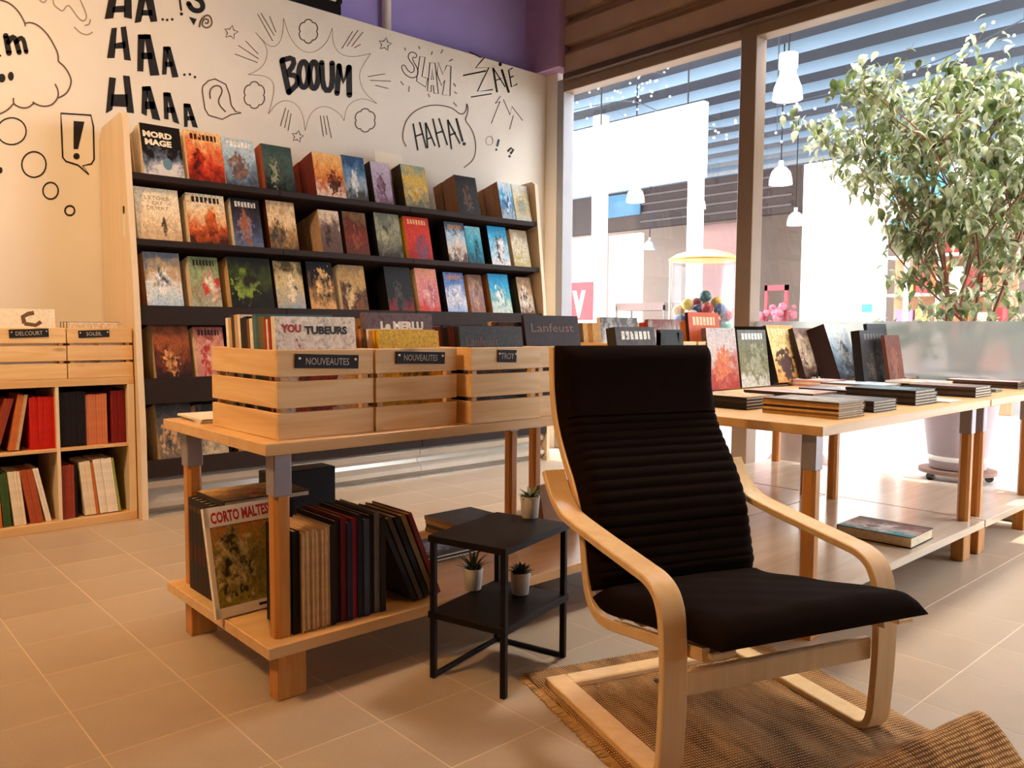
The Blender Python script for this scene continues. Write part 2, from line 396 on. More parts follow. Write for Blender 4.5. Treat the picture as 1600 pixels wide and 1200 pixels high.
ha2 = [[(602, 425), (640, 430), (620, 605), (583, 625)], [(678, 415), (715, 420), (740, 625), (700, 620)], [(615, 520), (705, 520), (705, 590), (610, 585)],
       [(783, 480), (815, 478), (810, 640), (780, 625)], [(800, 475), (830, 475), (885, 665), (840, 655)], [(800, 560), (852, 560), (855, 602), (800, 602)], [(783, 477), (830, 475), (833, 500), (783, 500)],
       [(900, 510), (925, 508), (930, 660), (905, 655)], [(915, 508), (940, 512), (990, 685), (955, 672)], [(920, 590), (962, 590), (964, 622), (920, 622)], [(900, 509), (940, 511), (943, 532), (900, 532)],
       [(1012, 570), (1035, 570), (1035, 700), (1015, 700)], [(1025, 570), (1050, 575), (1092, 705), (1062, 700)], [(1030, 640), (1070, 640), (1072, 664), (1030, 664)], [(1012, 570), (1050, 573), (1052, 592), (1012, 592)]]
mural('mural_lettering', polys=[C1(q) for q in ha0 + ha1 + ha2],
      blobs=[(C1([q])[0], 2.1, 2.1) for q in [(897, 107), (922, 110), (950, 107), (1017, 412), (1047, 410), (1075, 425)]] + [(C1([(1001, 77)])[0], 2.6, 2.6)])
mural('mural_punctuation', [(C1([(990, -10), (999, 55)]), 3.2), (smooth(C1([(1040, 20), (1060, 55), (1100, 62), (1122, 40), (1110, 5), (1080, -10)])), 8)],
      [C1([(1042, 92), (1085, 105), (1068, 140)])])
mural('mural_spiral', [(smooth(C1([(1100, 150), (1105, 110), (1140, 80), (1165, 95), (1170, 140), (1135, 158), (1110, 135), (1125, 102), (1150, 108), (1148, 130), (1130, 126)])), 2.4)], mat=M_INKT)
mural('mural_question', [(C1([(1118, 475), (1150, 445), (1185, 435), (1245, 465), (1265, 520), (1275, 580), (1300, 615), (1330, 622), (1275, 632), (1225, 658), (1150, 635), (1130, 600), (1115, 500)]), 2., True),
                         (smooth(C1([(1160, 545), (1155, 500), (1180, 472), (1215, 473), (1228, 505), (1203, 550), (1210, 582), (1245, 617)])), 2.2)], mat=M_INKT)
def flower(cx, cy, rx, ry, n=6):
    return [(cx + rx * (.84 + .16 * abs(math.sin(n * t / 2)) ** .6) * math.cos(t), cy + ry * (.84 + .16 * abs(math.sin(n * t / 2)) ** .6) * math.sin(t)) for t in [6.2832 * i / 60 for i in range(60)]]
def star(cx, cy, r, a0=-1.57):
    return [(cx + (r if i % 2 == 0 else r * .5) * math.cos(a0 + i * math.pi / 5), cy + (r if i % 2 == 0 else r * .5) * math.sin(a0 + i * math.pi / 5)) for i in range(10)]
for c in [(200, 440, 50, 62), (450, 145, 45, 55), (713, 557, 49, 54)]:
    mural('mural_puff', [(C2(flower(*c)), 1.8, True)], mat=M_INKT)
for c in [(92, 150, 33), (805, 205, 31), (400, 632, 28)]:
    mural('mural_star', [(C2(star(*c, -1.57 + .2)), 1.6, True)], mat=M_INKT)
burst = [[(335, 85), (330, 170), (305, 215), (265, 215), (205, 150)], [(205, 150), (250, 200), (262, 250), (245, 300), (210, 330), (170, 345)], [(170, 345), (250, 350), (290, 380), (292, 430), (265, 528)],
         [(265, 528), (300, 480), (345, 462), (395, 480), (425, 530), (435, 605)], [(435, 605), (455, 530), (500, 492), (550, 495), (600, 530), (615, 560)], [(615, 560), (625, 500), (660, 465), (710, 455), (768, 480)],
         [(768, 480), (710, 430), (685, 370), (690, 320), (738, 248)], [(738, 248), (660, 265), (600, 255), (565, 210), (560, 130)], [(560, 130), (535, 200), (480, 245), (420, 240), (365, 180), (335, 85)]]
mural('mural_burst', [(smooth(C2(q)), .9) for q in burst], mat=M_INKG)
spd = [((110, 250), (215, 290)), ((125, 210), (220, 272)), ((160, 190), (218, 250)), ((215, 65), (285, 190)), ((230, 60), (292, 165)), ((270, 75), (300, 150)), ((655, 145), (605, 225)), ((680, 140), (628, 215)),
       ((703, 148), (650, 215)), ((692, 205), (662, 222)), ((725, 355), (805, 342)), ((735, 372), (832, 376)), ((760, 395), (820, 410)), ((345, 500), (320, 585)), ((358, 510), (340, 592)), ((370, 525), (356, 605)),
       ((505, 535), (520, 632)), ((520, 535), (535, 625)), ((535, 535), (557, 640))]
mural('mural_speed_lines', [(C2(q), 1.2) for q in spd], mat=M_INKT)
mural('mural_lettering', [(C2([(328, 282), (360, 428)]), 9), (smooth(C2([(330, 278), (378, 266), (384, 300), (348, 345), (396, 350), (402, 388), (362, 425)]), 1), 8.5),
                          (C2(ell(428, 345, 22, 60)), 8.5, True), (C2(ell(476, 348, 20, 62)), 8.5, True), (smooth(C2([(512, 290), (516, 395), (540, 428), (562, 395), (560, 292)]), 1), 8.5),
                          (C2([(583, 432), (592, 305)]), 8.5), (C2([(592, 305), (612, 380), (638, 312)]), 8), (C2([(638, 312), (640, 440)]), 9)])
mural('mural_lettering', [(smooth(C3([(210, 95), (150, 70), (115, 110), (130, 160), (180, 220), (180, 285), (130, 290), (75, 200), (45, 230), (75, 300), (150, 350), (215, 330), (225, 260), (165, 160), (165, 125), (200, 140)]), 1, True), 1.5, True),
                          (C3([(240, 120), (295, 128), (262, 330), (322, 350), (300, 440), (205, 378)]), 1.5, True), (C3([(345, 185), (398, 190), (434, 512), (388, 505), (380, 425), (360, 422), (356, 490), (318, 480)]), 1.5, True), (C3([(370, 250), (382, 365), (358, 365)]), 1.3, True),
                          (C3([(430, 180), (480, 310), (520, 215), (565, 222), (555, 532), (475, 520), (500, 370), (465, 425), (440, 360), (420, 300)]), 1.5, True)], mat=M_INKT)
mural('mural_ticks', [(C3(q), 2.2) for q in [[(80, 30), (92, 60)], [(230, 15), (238, 45)], [(370, 70), (360, 105)], [(480, 50), (460, 90)], [(585, 150), (545, 170)], [(40, 380), (70, 420)], [(130, 430), (125, 490)], [(590, 400), (615, 435)], [(330, 510), (340, 545)], [(590, 600), (625, 640)], [(600, 490), (625, 510)]]], mat=M_INKG)
mural('mural_lettering', [(C3([(755, 72), (870, 130), (915, 130), (820, 240), (960, 235), (840, 487), (1000, 467)]), 2), (C3([(690, 320), (930, 272)]), 2.4), (C3([(770, 545), (990, 510)]), 1.8),
                          (C3([(1003, 240), (1045, 495)]), 3), (C3([(1003, 240), (1130, 440)]), 1.8), (C3([(1035, 370), (1088, 350)]), 1.8), (C3([(1095, 265), (1165, 490)]), 3.6),
                          (C3([(1208, 240), (1165, 265), (1195, 440), (1255, 408)]), 2.2), (C3([(1178, 342), (1218, 325)]), 2)], blobs=[(C3([(1078, 203)])[0], 2.6, 3.2)])
mural('mural_lightning', [(C3(q), 1.3) for q in [[(985, 820), (1075, 590), (1025, 612), (1080, 535)], [(1110, 570), (1180, 730), (1198, 640), (1312, 790)], [(1175, 880), (1215, 735)]]], mat=M_INKT)
mural('mural_speech_bubble', [(smooth(C3([(100, 1060), (65, 1000), (60, 920), (90, 800), (160, 710), (260, 650), (380, 625), (500, 635), (590, 665), (645, 715), (690, 725), (725, 680), (730, 615)])), 1.7),
                              (smooth(C3([(730, 615), (745, 660), (735, 730), (708, 785), (770, 860), (810, 950), (825, 1050), (815, 1150), (785, 1215), (700, 1280)])), 1.5)], mat=M_INKT)
mural('mural_lettering', [(C3(q), 2.6) for q in [[(170, 820), (220, 1100)], [(238, 805), (308, 1078)], [(190, 955), (272, 925)], [(300, 810), (322, 1078)], [(300, 810), (400, 1055)], [(312, 985), (365, 962)], [(375, 770), (445, 1070)],
                          [(438, 765), (528, 1045)], [(402, 925), (480, 900)], [(530, 780), (570, 1088)], [(530, 780), (660, 1030)], [(548, 945), (615, 915)]]] + [(C3([(622, 775), (685, 1000)]), 3.4)], blobs=[(C3([(702, 1032)])[0], 2.7, 2.7)])
mural('mural_punctuation', [(C3([(1063, 985), (1045, 1060)]), 3), (C3([(1160, 1105), (1188, 1075), (1215, 1095), (1190, 1130)]), 3.2)], blobs=[(C3([(1037, 1092)])[0], 1.8, 1.8), (C3([(1175, 1162)])[0], 2, 2)])
mural('mural_spiral', [(C3(ell(965, 1000, 38, 45)), 1., True)], mat=M_INKG)

# ================================================================== BOOKS
COVN = [0]
def cover_mat(pal, w_, h_, fig=None, title=None, seed=None, gradsoft=.5, figc=(.5, .42), figr=(.27, .36), busy=4.5):
    """procedural cover art: vertical blend of the palette broken up by noise, a ragged figure and a title strip"""
    COVN[0] += 1; sd = COVN[0] * 3.71 if seed is None else seed
    rv = random.Random(COVN[0] * 13 + 5)
    if figc == (.5, .42): figc = (rv.uniform(.32, .68), rv.uniform(.3, .5)); figr = (rv.uniform(.16, .36), rv.uniform(.26, .42)); busy = rv.uniform(3., 6.5)
    m, nt, b = _base('cover_art_%d' % COVN[0], .5, .22)
    tc = N(nt, 'ShaderNodeTexCoord'); mp = N(nt, 'ShaderNodeMapping'); mp.inputs['Scale'].default_value = (1 / w_, 1, 1 / h_)
    nt.links.new(tc.outputs['Object'], mp.inputs['Vector'])
    sx = N(nt, 'ShaderNodeSeparateXYZ'); nt.links.new(mp.outputs[0], sx.inputs[0])
    n1 = N(nt, 'ShaderNodeTexNoise', noise_dimensions='4D', i_Scale=busy, i_Detail=4., i_Roughness=.6, i_W=sd, i_Distortion=.5); nt.links.new(mp.outputs[0], n1.inputs['Vector'])
    n2 = N(nt, 'ShaderNodeTexNoise', noise_dimensions='4D', i_Scale=busy * 2.3, i_Detail=3., i_W=sd + 9.); nt.links.new(mp.outputs[0], n2.inputs['Vector'])
    def ma(op, a, b_, c=None):
        n = N(nt, 'ShaderNodeMath', operation=op)
        for i, v in enumerate((a, b_, c)):
            if v is None: continue
            if hasattr(v, 'links'): nt.links.new(v, n.inputs[i])
            else: n.inputs[i].default_value = v
        return n.outputs[0]
    g = ma('MULTIPLY_ADD', ma('SUBTRACT', n1.outputs['Fac'], .5), gradsoft * 2.6, sx.outputs['Z'])
    k = len(pal); r = ramp(nt, [(.06 + .88 * i / (k - 1), lin(c)) for i, c in enumerate(pal)]); nt.links.new(g, r.inputs[0])
    out = r.outputs[0]
    def mix(fac, col):
        nonlocal out
        mx = N(nt, 'ShaderNodeMix', data_type='RGBA')
        if hasattr(fac, 'links'): nt.links.new(fac, mx.inputs[0])
        nt.links.new(out, mx.inputs[6])
        if hasattr(col, 'links'): nt.links.new(col, mx.inputs[7])
        else: mx.inputs[7].default_value = (*lin(col), 1)
        out = mx.outputs[2]
    if fig:
        dx = ma('DIVIDE', ma('SUBTRACT', sx.outputs['X'], figc[0]), figr[0]); dz = ma('DIVIDE', ma('SUBTRACT', sx.outputs['Z'], figc[1]), figr[1])
        rr = ma('SQRT', ma('ADD', ma('MULTIPLY', dx, dx), ma('MULTIPLY', dz, dz)), 0.)
        rr = ma('ADD', rr, ma('MULTIPLY', ma('SUBTRACT', n2.outputs['Fac'], .5), 2.6))
        fr = ramp(nt, [(.72, (1, 1, 1)), (.9, (0, 0, 0))]); nt.links.new(rr, fr.inputs[0])
        fc = ramp(nt, [(.42, lin(fig[0])), (.6, lin(fig[-1]))]); nt.links.new(n1.outputs['Fac'], fc.inputs[0])
        mix(fr.outputs[0], fc.outputs[0])
    if title:
        a = ma('GREATER_THAN', sx.outputs['Z'], .83); b2 = ma('LESS_THAN', sx.outputs['Z'], .94)
        c = ma('GREATER_THAN', sx.outputs['X'], .14); d = ma('LESS_THAN', sx.outputs['X'], .86)
        e = ma('GREATER_THAN', ma('FRACT', ma('MULTIPLY', sx.outputs['X'], 9.), None), .3)
        f = ma('GREATER_THAN', n2.outputs['Fac'], .36)
        t = ma('MULTIPLY', ma('MULTIPLY', ma('MULTIPLY', a, b2), ma('MULTIPLY', c, d)), ma('MULTIPLY', e, f)); mix(t, title)
    n3 = N(nt, 'ShaderNodeTexNoise', noise_dimensions='4D', i_Scale=busy * 4.5, i_Detail=5., i_Roughness=.65, i_W=sd + 21., i_Distortion=1.2); nt.links.new(mp.outputs[0], n3.inputs['Vector'])
    dr = ramp(nt, [(.34, (.42, .38, .36)), (.5, (1, 1, 1)), (.66, (1.35, 1.32, 1.28))]); nt.links.new(n3.outputs['Fac'], dr.inputs[0])
    mm_ = N(nt, 'ShaderNodeMix', data_type='RGBA', blend_type='MULTIPLY'); mm_.inputs[0].default_value = .8 if fig else .25
    nt.links.new(out, mm_.inputs[6]); nt.links.new(dr.outputs[0], mm_.inputs[7])
    nt.links.new(mm_.outputs[2], b.inputs['Base Color'])
    return m
def book_mesh(w_, t_, h_, spine_m, art_m=None, pages_m=None):
    """upright book, front cover faces -y, spine at x=0, base z=0; front face at y=0, thickness to +y"""
    c = min(.003, t_ * .2)
    mb = MB()
    mb.box(0, w_, 0, c, 0, h_); mb.box(0, w_, t_ - c, t_, 0, h_); mb.box(0, c, c, t_ - c, 0, h_)
    if art_m:
        mb.mi[2] = 1
    me = mb.mesh('book_cover', [spine_m, art_m or spine_m], recalc=False)
    pg = MB().box(c, w_ - .004, c, t_ - c, .004, h_ - .004).mesh('page_block', pages_m or M_PAGES)
    return me, pg
def spine_mat(c): return plain('spine_%d_%d_%d' % tuple(c), c, .5, .12, 30., .2)
def make_book(w_, t_, h_, spine, art=None, label=None, group=None, M=None, name='comic_album', pages=None, cat='book'):
    me, pg = book_mesh(w_, t_, h_, spine_mat(spine) if not hasattr(spine, 'node_tree') else spine, art, pages)
    o = link(name, me); link('page_block', pg, o)
    if M is not None: o.matrix_world = M
    return tag(o, label, cat, group)
def copy_book(o, M, label=None, group=None):
    c = copy_tree(o); c.matrix_world = M
    if label: c['label'] = label
    if group: c['group'] = group
    return c

# ------------------------------------------------------------------ bookcase
LEAN = math.radians(14)
XL, XR = 1.435, 4.56          # outer faces of end panels
bc = empty('comic_bookcase', (XL, 4.6, 0), label='long slanted comic bookcase with pale wooden end panels and dark shelves against the mural wall', cat='bookcase')
def bpart(mb, name, mats, **k):
    o = mb.build(name, mats, bc, (-XL, -4.6, 0), **k); return o
prof = [(4.60, 0), (YW - .01, 0), (YW - .01, 2.14), (YW - .06, 2.20), (4.80, 2.225), (4.765, 2.20), (4.66, 1.3), (4.60, .5)]
for x in (XL, XR - .032): bpart(MB().prism(prof, x, x + .032, 'x'), 'end_panel', M_PANEL)
tiers = [(1.892, .028), (1.53, .028), (1.165, .10), (.765, .135), (.315, .09)]
SEAM = [XL + .032, 2.335, 3.31, XR - .032]
def yfront(z): return 4.60 + .165 * max(0, (z - .5) / 1.7) if z > .5 else 4.60
for z, lip in tiers:
    yf = yfront(z) + .015
    for a, b_ in zip(SEAM[:-1], SEAM[1:]):
        TL = math.tan(LEAN); s = bpart(MB().prism([(yf, z - .02), (yf, z), (yf + .36, z - .36 * TL), (yf + .36, z - .02 - .36 * TL)], a + .001, b_ - .001, 'x'), 'shelf', M_SHELF)
        l = MB().cbox(a + .001, b_ - .001, yf - .012, yf, z - lip, z + .009, .003).build('shelf_lip', M_SHELF, s)
for a, b_ in zip(SEAM[:-1], SEAM[1:]):
    bpart(MB().box(a, b_, YW - .045, YW - .02, .2, 1.86), 'back_panel', M_SHELF)
    pl = [(4.63, .0), (4.63, .012), (4.66, .02), (4.645, .035), (4.618, .055), (4.618, .085), (4.66, .115), (4.67, .14), (4.632, .165), (4.625, .20), (4.64, .225), (5.1, .225), (5.1, 0)]
    bpart(MB().prism([(y, z) for y, z in pl], a + .002, b_ - .002, 'x'), 'plinth', M_PLINTH, smooth=False)
tagp = MB().box(-.001, 0, 0, .035, 0, .12).build('price_sticker', M_WHITE, bc, (-.0005, .16, 1.55))
MB().box(-.0015, -.0005, .004, .03, .125, .165).build('sticker_mark', M_BLACK, tagp)

def tierM(X, z, lean, yoff=0.):
    return Matrix.Translation((X, yfront(z) + .02 + yoff * math.cos(LEAN), z + .0015 - (.005 + yoff * math.cos(LEAN)) * math.tan(LEAN))) @ Matrix.Rotation(-lean, 4, 'X')
LEAN = math.radians(14)
ordn = ['first', 'second', 'third', 'fourth', 'fifth', 'sixth', 'seventh', 'eighth', 'ninth', 'tenth', 'eleventh', 'twelfth', 'thirteenth', 'fourteenth', 'fifteenth', 'sixteenth']
tname = ['top tier', 'second tier', 'third tier', 'fourth tier', 'lowest tier']
CR = (236, 214, 180); BK = (20, 15, 14); DB = (44, 30, 24); RD = (150, 34, 22); TN = (196, 160, 118)
# (x0, x1 of the cover in photo pixels, depth of the stack, side colour, palette bottom->top, figure, title, words)
TB = [
 [(221, 283, .10, CR, [(210, 205, 205), (110, 120, 140), BK, BK, BK], None, None, 'black album with white block lettering and a blue oval'),
  (291, 347, .05, CR, [(120, 30, 15), (200, 60, 30), (225, 120, 70), (235, 190, 130)], [(70, 18, 12), (190, 50, 25)], (60, 25, 15), 'orange and red battle scene album'),
  (349, 399, .04, CR, [(70, 80, 95), (120, 140, 155), (165, 190, 205), (190, 205, 215)], [(150, 110, 85), (90, 80, 85)], (240, 235, 225), 'pale blue album with a tall standing figure'),
  (411, 457, .075, (170, 78, 38), [(22, 28, 26), (60, 72, 66), (70, 90, 84), (58, 76, 72)], [(150, 150, 120), (40, 50, 46)], None, 'murky green album with a pale figure'),
  (491, 536, .16, (110, 28, 22), [(225, 200, 180), (190, 95, 40), (225, 150, 80), (235, 185, 120)], [(60, 36, 26), (150, 70, 30)], None, 'amber album with dark walking figures'),
  (537, 571, .04, CR, [(70, 70, 66), (150, 165, 180), (90, 130, 165), (50, 80, 120)], [(220, 220, 215), (120, 140, 155)], None, 'blue and white snowy album'),
  (582, 610, .085, BK, [(120, 90, 110), (165, 150, 175), (180, 165, 190), (190, 178, 196)], [(96, 62, 76), (140, 110, 130)], None, 'lilac album with a thin figure'),
  (630, 667, .06, DB, [(110, 105, 90), (180, 160, 110), (226, 182, 70), (150, 160, 140)], [(215, 190, 130), (190, 150, 70)], None, 'yellow dune landscape album'),
  (714, 746, .14, (132, 92, 62), [(30, 22, 18), (26, 22, 20), (40, 38, 34), (30, 28, 26)], [(110, 70, 44), (40, 30, 26)], None, 'black album with a faint brown figure'),
  (781, 801, .15, (150, 104, 76), [(170, 180, 180), (60, 110, 160), (90, 180, 215), (220, 228, 232)], [(30, 70, 130), (200, 220, 230)], None, 'bright blue and white album'),
  (803, 826, .05, CR, [(190, 190, 180), (205, 180, 110), (220, 205, 160), (225, 222, 212)], [(190, 150, 70), (150, 160, 150)], None, 'cream and ochre album')],
 [(212, 280, .10, CR, [(196, 165, 130), (225, 198, 160), (240, 220, 186), (242, 224, 192)], [(70, 60, 50), (225, 198, 160)], None, 'cream album with thin brown title lettering'),
  (293, 352, .08, CR, [(70, 30, 20), (200, 86, 30), (232, 190, 140), (240, 222, 190)], [(215, 100, 40), (120, 44, 20)], (50, 30, 22), 'cream album with a round orange scene'),
  (363, 407, .09, CR, [(90, 100, 130), (60, 66, 90), (50, 40, 48), (30, 24, 30)], [(150, 90, 56), (120, 130, 160)], (220, 210, 200), 'dark blue album with a brown figure'),
  (419, 462, .07, (70, 30, 18), [(90, 70, 44), (170, 130, 80), (235, 205, 160), (190, 150, 110)], [(62, 62, 66), (150, 110, 60)], None, 'cream album with a grey gowned figure'),
  (500, 531, .17, (206, 164, 124), [(96, 74, 66), (104, 82, 74), (120, 96, 86), (226, 200, 170)], [(60, 46, 44), (130, 104, 92)], None, 'grey brown album with a carved face'),
  (538, 573, .05, DB, [(90, 50, 36), (120, 50, 32), (96, 46, 32), (120, 92, 60)], [(150, 70, 44), (60, 40, 36)], None, 'rust red album with two figures'),
  (588, 626, .09, BK, [(60, 52, 40), (116, 112, 92), (150, 148, 120), (110, 112, 96)], [(170, 164, 130), (80, 78, 64)], None, 'grey green misty album'),
  (634, 672, .07, (206, 158, 40), [(150, 30, 20), (190, 44, 26), (206, 56, 32), (190, 48, 30)], [(110, 70, 96), (170, 50, 44)], (235, 170, 120), 'red album with a violet figure'),
  (698, 727, .12, BK, [(90, 66, 54), (214, 196, 176), (170, 190, 205), (60, 70, 80)], [(220, 206, 190), (150, 120, 100)], (170, 120, 84), 'white and blue album with a rust title'),
  (729, 752, .05, DB, [(20, 70, 84), (30, 130, 150), (44, 150, 170), (120, 180, 190)], [(12, 34, 42), (30, 100, 120)], None, 'teal album with a dark silhouette'),
  (765, 793, .07, BK, [(228, 214, 206), (160, 210, 226), (40, 160, 200), (30, 140, 190)], [(50, 40, 46), (230, 224, 220)], None, 'cyan album with a diving figure'),
  (800, 825, .05, TN, [(190, 170, 110), (206, 190, 150), (212, 200, 172), (160, 140, 110)], [(190, 160, 80), (220, 212, 196)], None, 'pale gold album')],
 [(226, 282, .07, (170, 110, 66), [(170, 196, 214), (214, 216, 216), (190, 160, 120), (110, 116, 124)], [(230, 230, 228), (80, 84, 92)], None, 'grey and white winged album'),
  (297, 342, .08, CR, [(170, 170, 150), (150, 140, 110), (150, 160, 116), (96, 110, 74)], [(190, 56, 26), (220, 214, 190)], (40, 30, 24), 'green album with a red figure'),
  (358, 424, .08, (214, 176, 122), [(26, 22, 16), (34, 32, 20), (60, 70, 30), (30, 32, 22)], [(130, 150, 60), (40, 34, 20)], None, 'dark green forest album'),
  (430, 473, .03, DB, [(150, 160, 170), (190, 170, 130), (206, 180, 130), (80, 66, 36)], [(230, 210, 170), (90, 96, 100)], None, 'cream and grey album with a sweeping sail'),
  (482, 521, .05, BK, [(214, 160, 96), (120, 86, 50), (24, 18, 16), (20, 16, 16)], [(226, 176, 112), (40, 26, 20)], None, 'black album with a glowing pale figure'),
  (532, 571, .07, CR, [(120, 70, 30), (70, 44, 26), (190, 150, 90), (150, 120, 80)], [(50, 32, 22), (214, 176, 120)], None, 'gold and dark brown album'),
  (604, 643, .14, BK, [(120, 34, 24), (26, 18, 16), (24, 20, 18), (30, 26, 24)], [(70, 60, 54), (26, 20, 18)], None, 'black album with a red base'),
  (652, 684, .05, TN, [(200, 60, 44), (206, 120, 120), (214, 130, 120), (220, 150, 120)], [(170, 90, 96), (230, 170, 160)], None, 'pink and red album'),
  (696, 726, .05, BK, [(160, 176, 210), (214, 210, 214), (110, 140, 190), (70, 96, 150)], [(226, 220, 220), (110, 130, 170)], (180, 120, 84), 'blue and white album with a rust band'),
  (733, 754, .06, (190, 130, 80), [(150, 100, 84), (140, 110, 116), (160, 120, 96), (96, 60, 46)], [(200, 150, 100), (120, 96, 110)], None, 'mauve and tan album'),
  (766, 796, .06, (150, 96, 56), [(206, 210, 190), (120, 180, 180), (40, 160, 200), (30, 140, 190)], [(230, 230, 220), (70, 130, 130)], None, 'cyan and white album with pale foam'),
  (810, 831, .07, (50, 60, 40), [(120, 84, 60), (220, 200, 176), (190, 150, 110), (140, 110, 84)], [(230, 214, 194), (90, 60, 44)], None, 'brown and cream album')],
 [(240, 296, .11, TN, [(44, 20, 14), (96, 44, 22), (160, 84, 40), (120, 62, 36)], [(220, 150, 90), (60, 28, 18)], None, 'brown album with a fiery glow'),
  (305, 350, .08, CR, [(190, 120, 110), (200, 150, 130), (206, 140, 120), (150, 70, 56)], [(170, 50, 40), (226, 180, 170)], (60, 30, 30), 'pink album with red figures'),
  (372, 420, .06, CR, [(60, 70, 60), (110, 120, 90), (150, 140, 100), (60, 60, 50)], [(180, 170, 120), (50, 44, 34)], None, 'olive album'),
  (438, 484, .06, DB, [(90, 60, 40), (150, 110, 70), (210, 180, 130), (120, 90, 60)], [(50, 36, 30), (190, 150, 100)], None, 'tan album'),
  (500, 545, .06, BK, [(90, 84, 110), (130, 120, 140), (140, 124, 140), (80, 70, 90)], [(60, 50, 64), (170, 150, 150)], None, 'violet grey album'),
  (560, 602, .06, CR, [(110, 90, 76), (150, 130, 110), (130, 110, 96), (90, 76, 70)], [(60, 48, 44), (170, 150, 130)], (230, 220, 205), 'stone grey album'),
  (622, 660, .06, DB, [(50, 60, 70), (80, 96, 110), (110, 120, 124), (60, 70, 80)], [(190, 180, 160), (60, 60, 60)], None, 'slate blue album'),
  (676, 708, .06, BK, [(30, 26, 26), (50, 44, 42), (40, 36, 36), (30, 28, 30)], [(90, 84, 84), (40, 36, 34)], (190, 186, 184), 'black album with a grey title'),
  (722, 748, .05, BK, [(150, 150, 150), (200, 200, 196), (220, 218, 214), (220, 218, 214)], [(120, 120, 120), (210, 206, 200)], (60, 60, 60), 'white album with grey title'),
  (760, 786, .05, DB, [(120, 80, 50), (170, 120, 80), (190, 150, 110), (150, 100, 70)], [(60, 36, 26), (200, 160, 120)], None, 'brown and tan album'),
  (798, 826, .05, DB, [(110, 60, 40), (150, 100, 70), (170, 130, 90), (190, 160, 130)], [(90, 40, 30), (190, 150, 120)], None, 'russet album')],
 [(246, 300, .10, TN, [(120, 104, 88), (80, 78, 78), (84, 78, 74), (60, 56, 54)], [(190, 150, 110), (66, 62, 60)], None, 'dark grey album with tan leaves'),
  (308, 352, .07, CR, [(190, 170, 140), (110, 96, 80), (80, 70, 64), (40, 34, 32)], [(214, 196, 170), (60, 50, 44)], None, 'dark album with a cream lower edge'),
  (368, 412, .05, DB, [(150, 110, 70), (110, 80, 56), (60, 46, 40), (44, 36, 34)], [(190, 150, 100), (50, 40, 36)], None, 'dark brown album'),
  (426, 470, .05, CR, [(60, 60, 64), (90, 90, 90), (120, 110, 100), (70, 60, 56)], [(190, 180, 160), (70, 66, 66)], None, 'charcoal album')]]
UPN = dict()
for t, rows in enumerate(TB):
    z = tiers[t][0]; yf = yfront(z) + .02
    hb = .316 if t < 3 else .312
    for i, (x0, x1, dep, side, pal, fig, ttl, words) in enumerate(rows):
        y_at = 330 if t == 0 else 560
        yc = {0: 262 + (x0 - 200) * .1, 1: 370 + (x0 - 200) * .055, 2: 470 + (x0 - 200) * .02, 3: 590 - (x0 - 200) * .02, 4: 712 - (x0 - 200) * .1}[t]
        Xa = py(x0 + 5, yc, yf)[0]; Xb = py(x1 + 6, yc, yf)[0]
        ww = max(.12, Xb - Xa)
        hh = hb * rnd.uniform(.96, 1.03) * (1.0 if ww > .16 else .97)
        art = cover_mat(pal, ww, hh, fig, ttl, **(dict(figc=(.62, .3), figr=(.07, .17)) if (t, i) == (1, 0) else {}))
        lab = '%s, %s, %s from cube shelf' % (words, tname[t], ordn[i])
        if i == len(rows) - 1 and t < 3: lab = '%s by the end panel, %s' % (words, tname[t])
        dep = min(.3, dep * 1.9); n_b = max(1, min(5, int(round(dep / .045)))); th = dep / n_b
        bk = make_book(ww, th, hh, side, art, lab, 'face-out comic albums on the bookcase', tierM(Xa, z, LEAN), pages=M_PAGES)
        UPN[(t, i)] = (bk, ww, hh)
        if n_b > 1:
            me2, pg2 = book_mesh(ww, th, hh, spine_mat(side))
            lb2 = 'copies behind the %s, %s' % (words, tname[t])
            for q in range(1, n_b):
                o2 = link('comic_album', me2); link('page_block', pg2, o2)
                o2.matrix_world = tierM(Xa + rnd.uniform(-.004, .004), z, LEAN, q * (th + .0008))
                tag(o2, lb2, 'book', 'copies behind ' + words)
# cover lettering on readable ones
bk, ww, hh = UPN[(0, 0)]
text('MORD\nMAGE', M_CREAM, bk, (ww * .42, -.0008, hh * .73), ww * .72, hh * .27, bold=.05, name='title_lettering')
MB().add([(ww * .6 + .026 * math.cos(a * .314), -.0007, hh * .27 + .036 * math.sin(a * .314)) for a in range(20)], [list(range(20))]).build('cover_emblem', plain('emblem_blue', (96, 130, 150)), bk, recalc=False)
bk, ww, hh = UPN[(1, 0)]
text("L'ETOILE\nDU\nDESERT", plain('brown_ink', (150, 110, 84)), bk, (ww * .5, -.0008, hh * .72), ww * .56, hh * .26, name='title_lettering')
bk, ww, hh = UPN[(3, 0)]
text('AIGLE', M_CREAM, bk, (ww * .58, -.0008, hh * .16), ww * .34, hh * .05, name='title_lettering') if False else None
# white card standing on the top tier, flat comic on the base
q0 = py(610, 315, 4.82)
tag(MB().box(0, .235, 0, .006, 0, .47).build('display_card', M_CREAM, None, (q0[0], 4.93, 1.85), (-.2, 0, 0)), 'blank cream card standing behind the yellow dune album on the top tier', 'card')
fl = make_book(.30, .02, .22, DB, cover_mat([(60, 50, 30), (120, 84, 50), (200, 160, 100)], .3, .22, [(190, 120, 60), (60, 40, 30)]), 'dark album lying flat across the row of black spined volumes', None,
               Matrix.Translation((1.02, 2.485, .181 + .311 + .0205)) @ Matrix.Rotation(math.radians(-90), 4, 'X'))

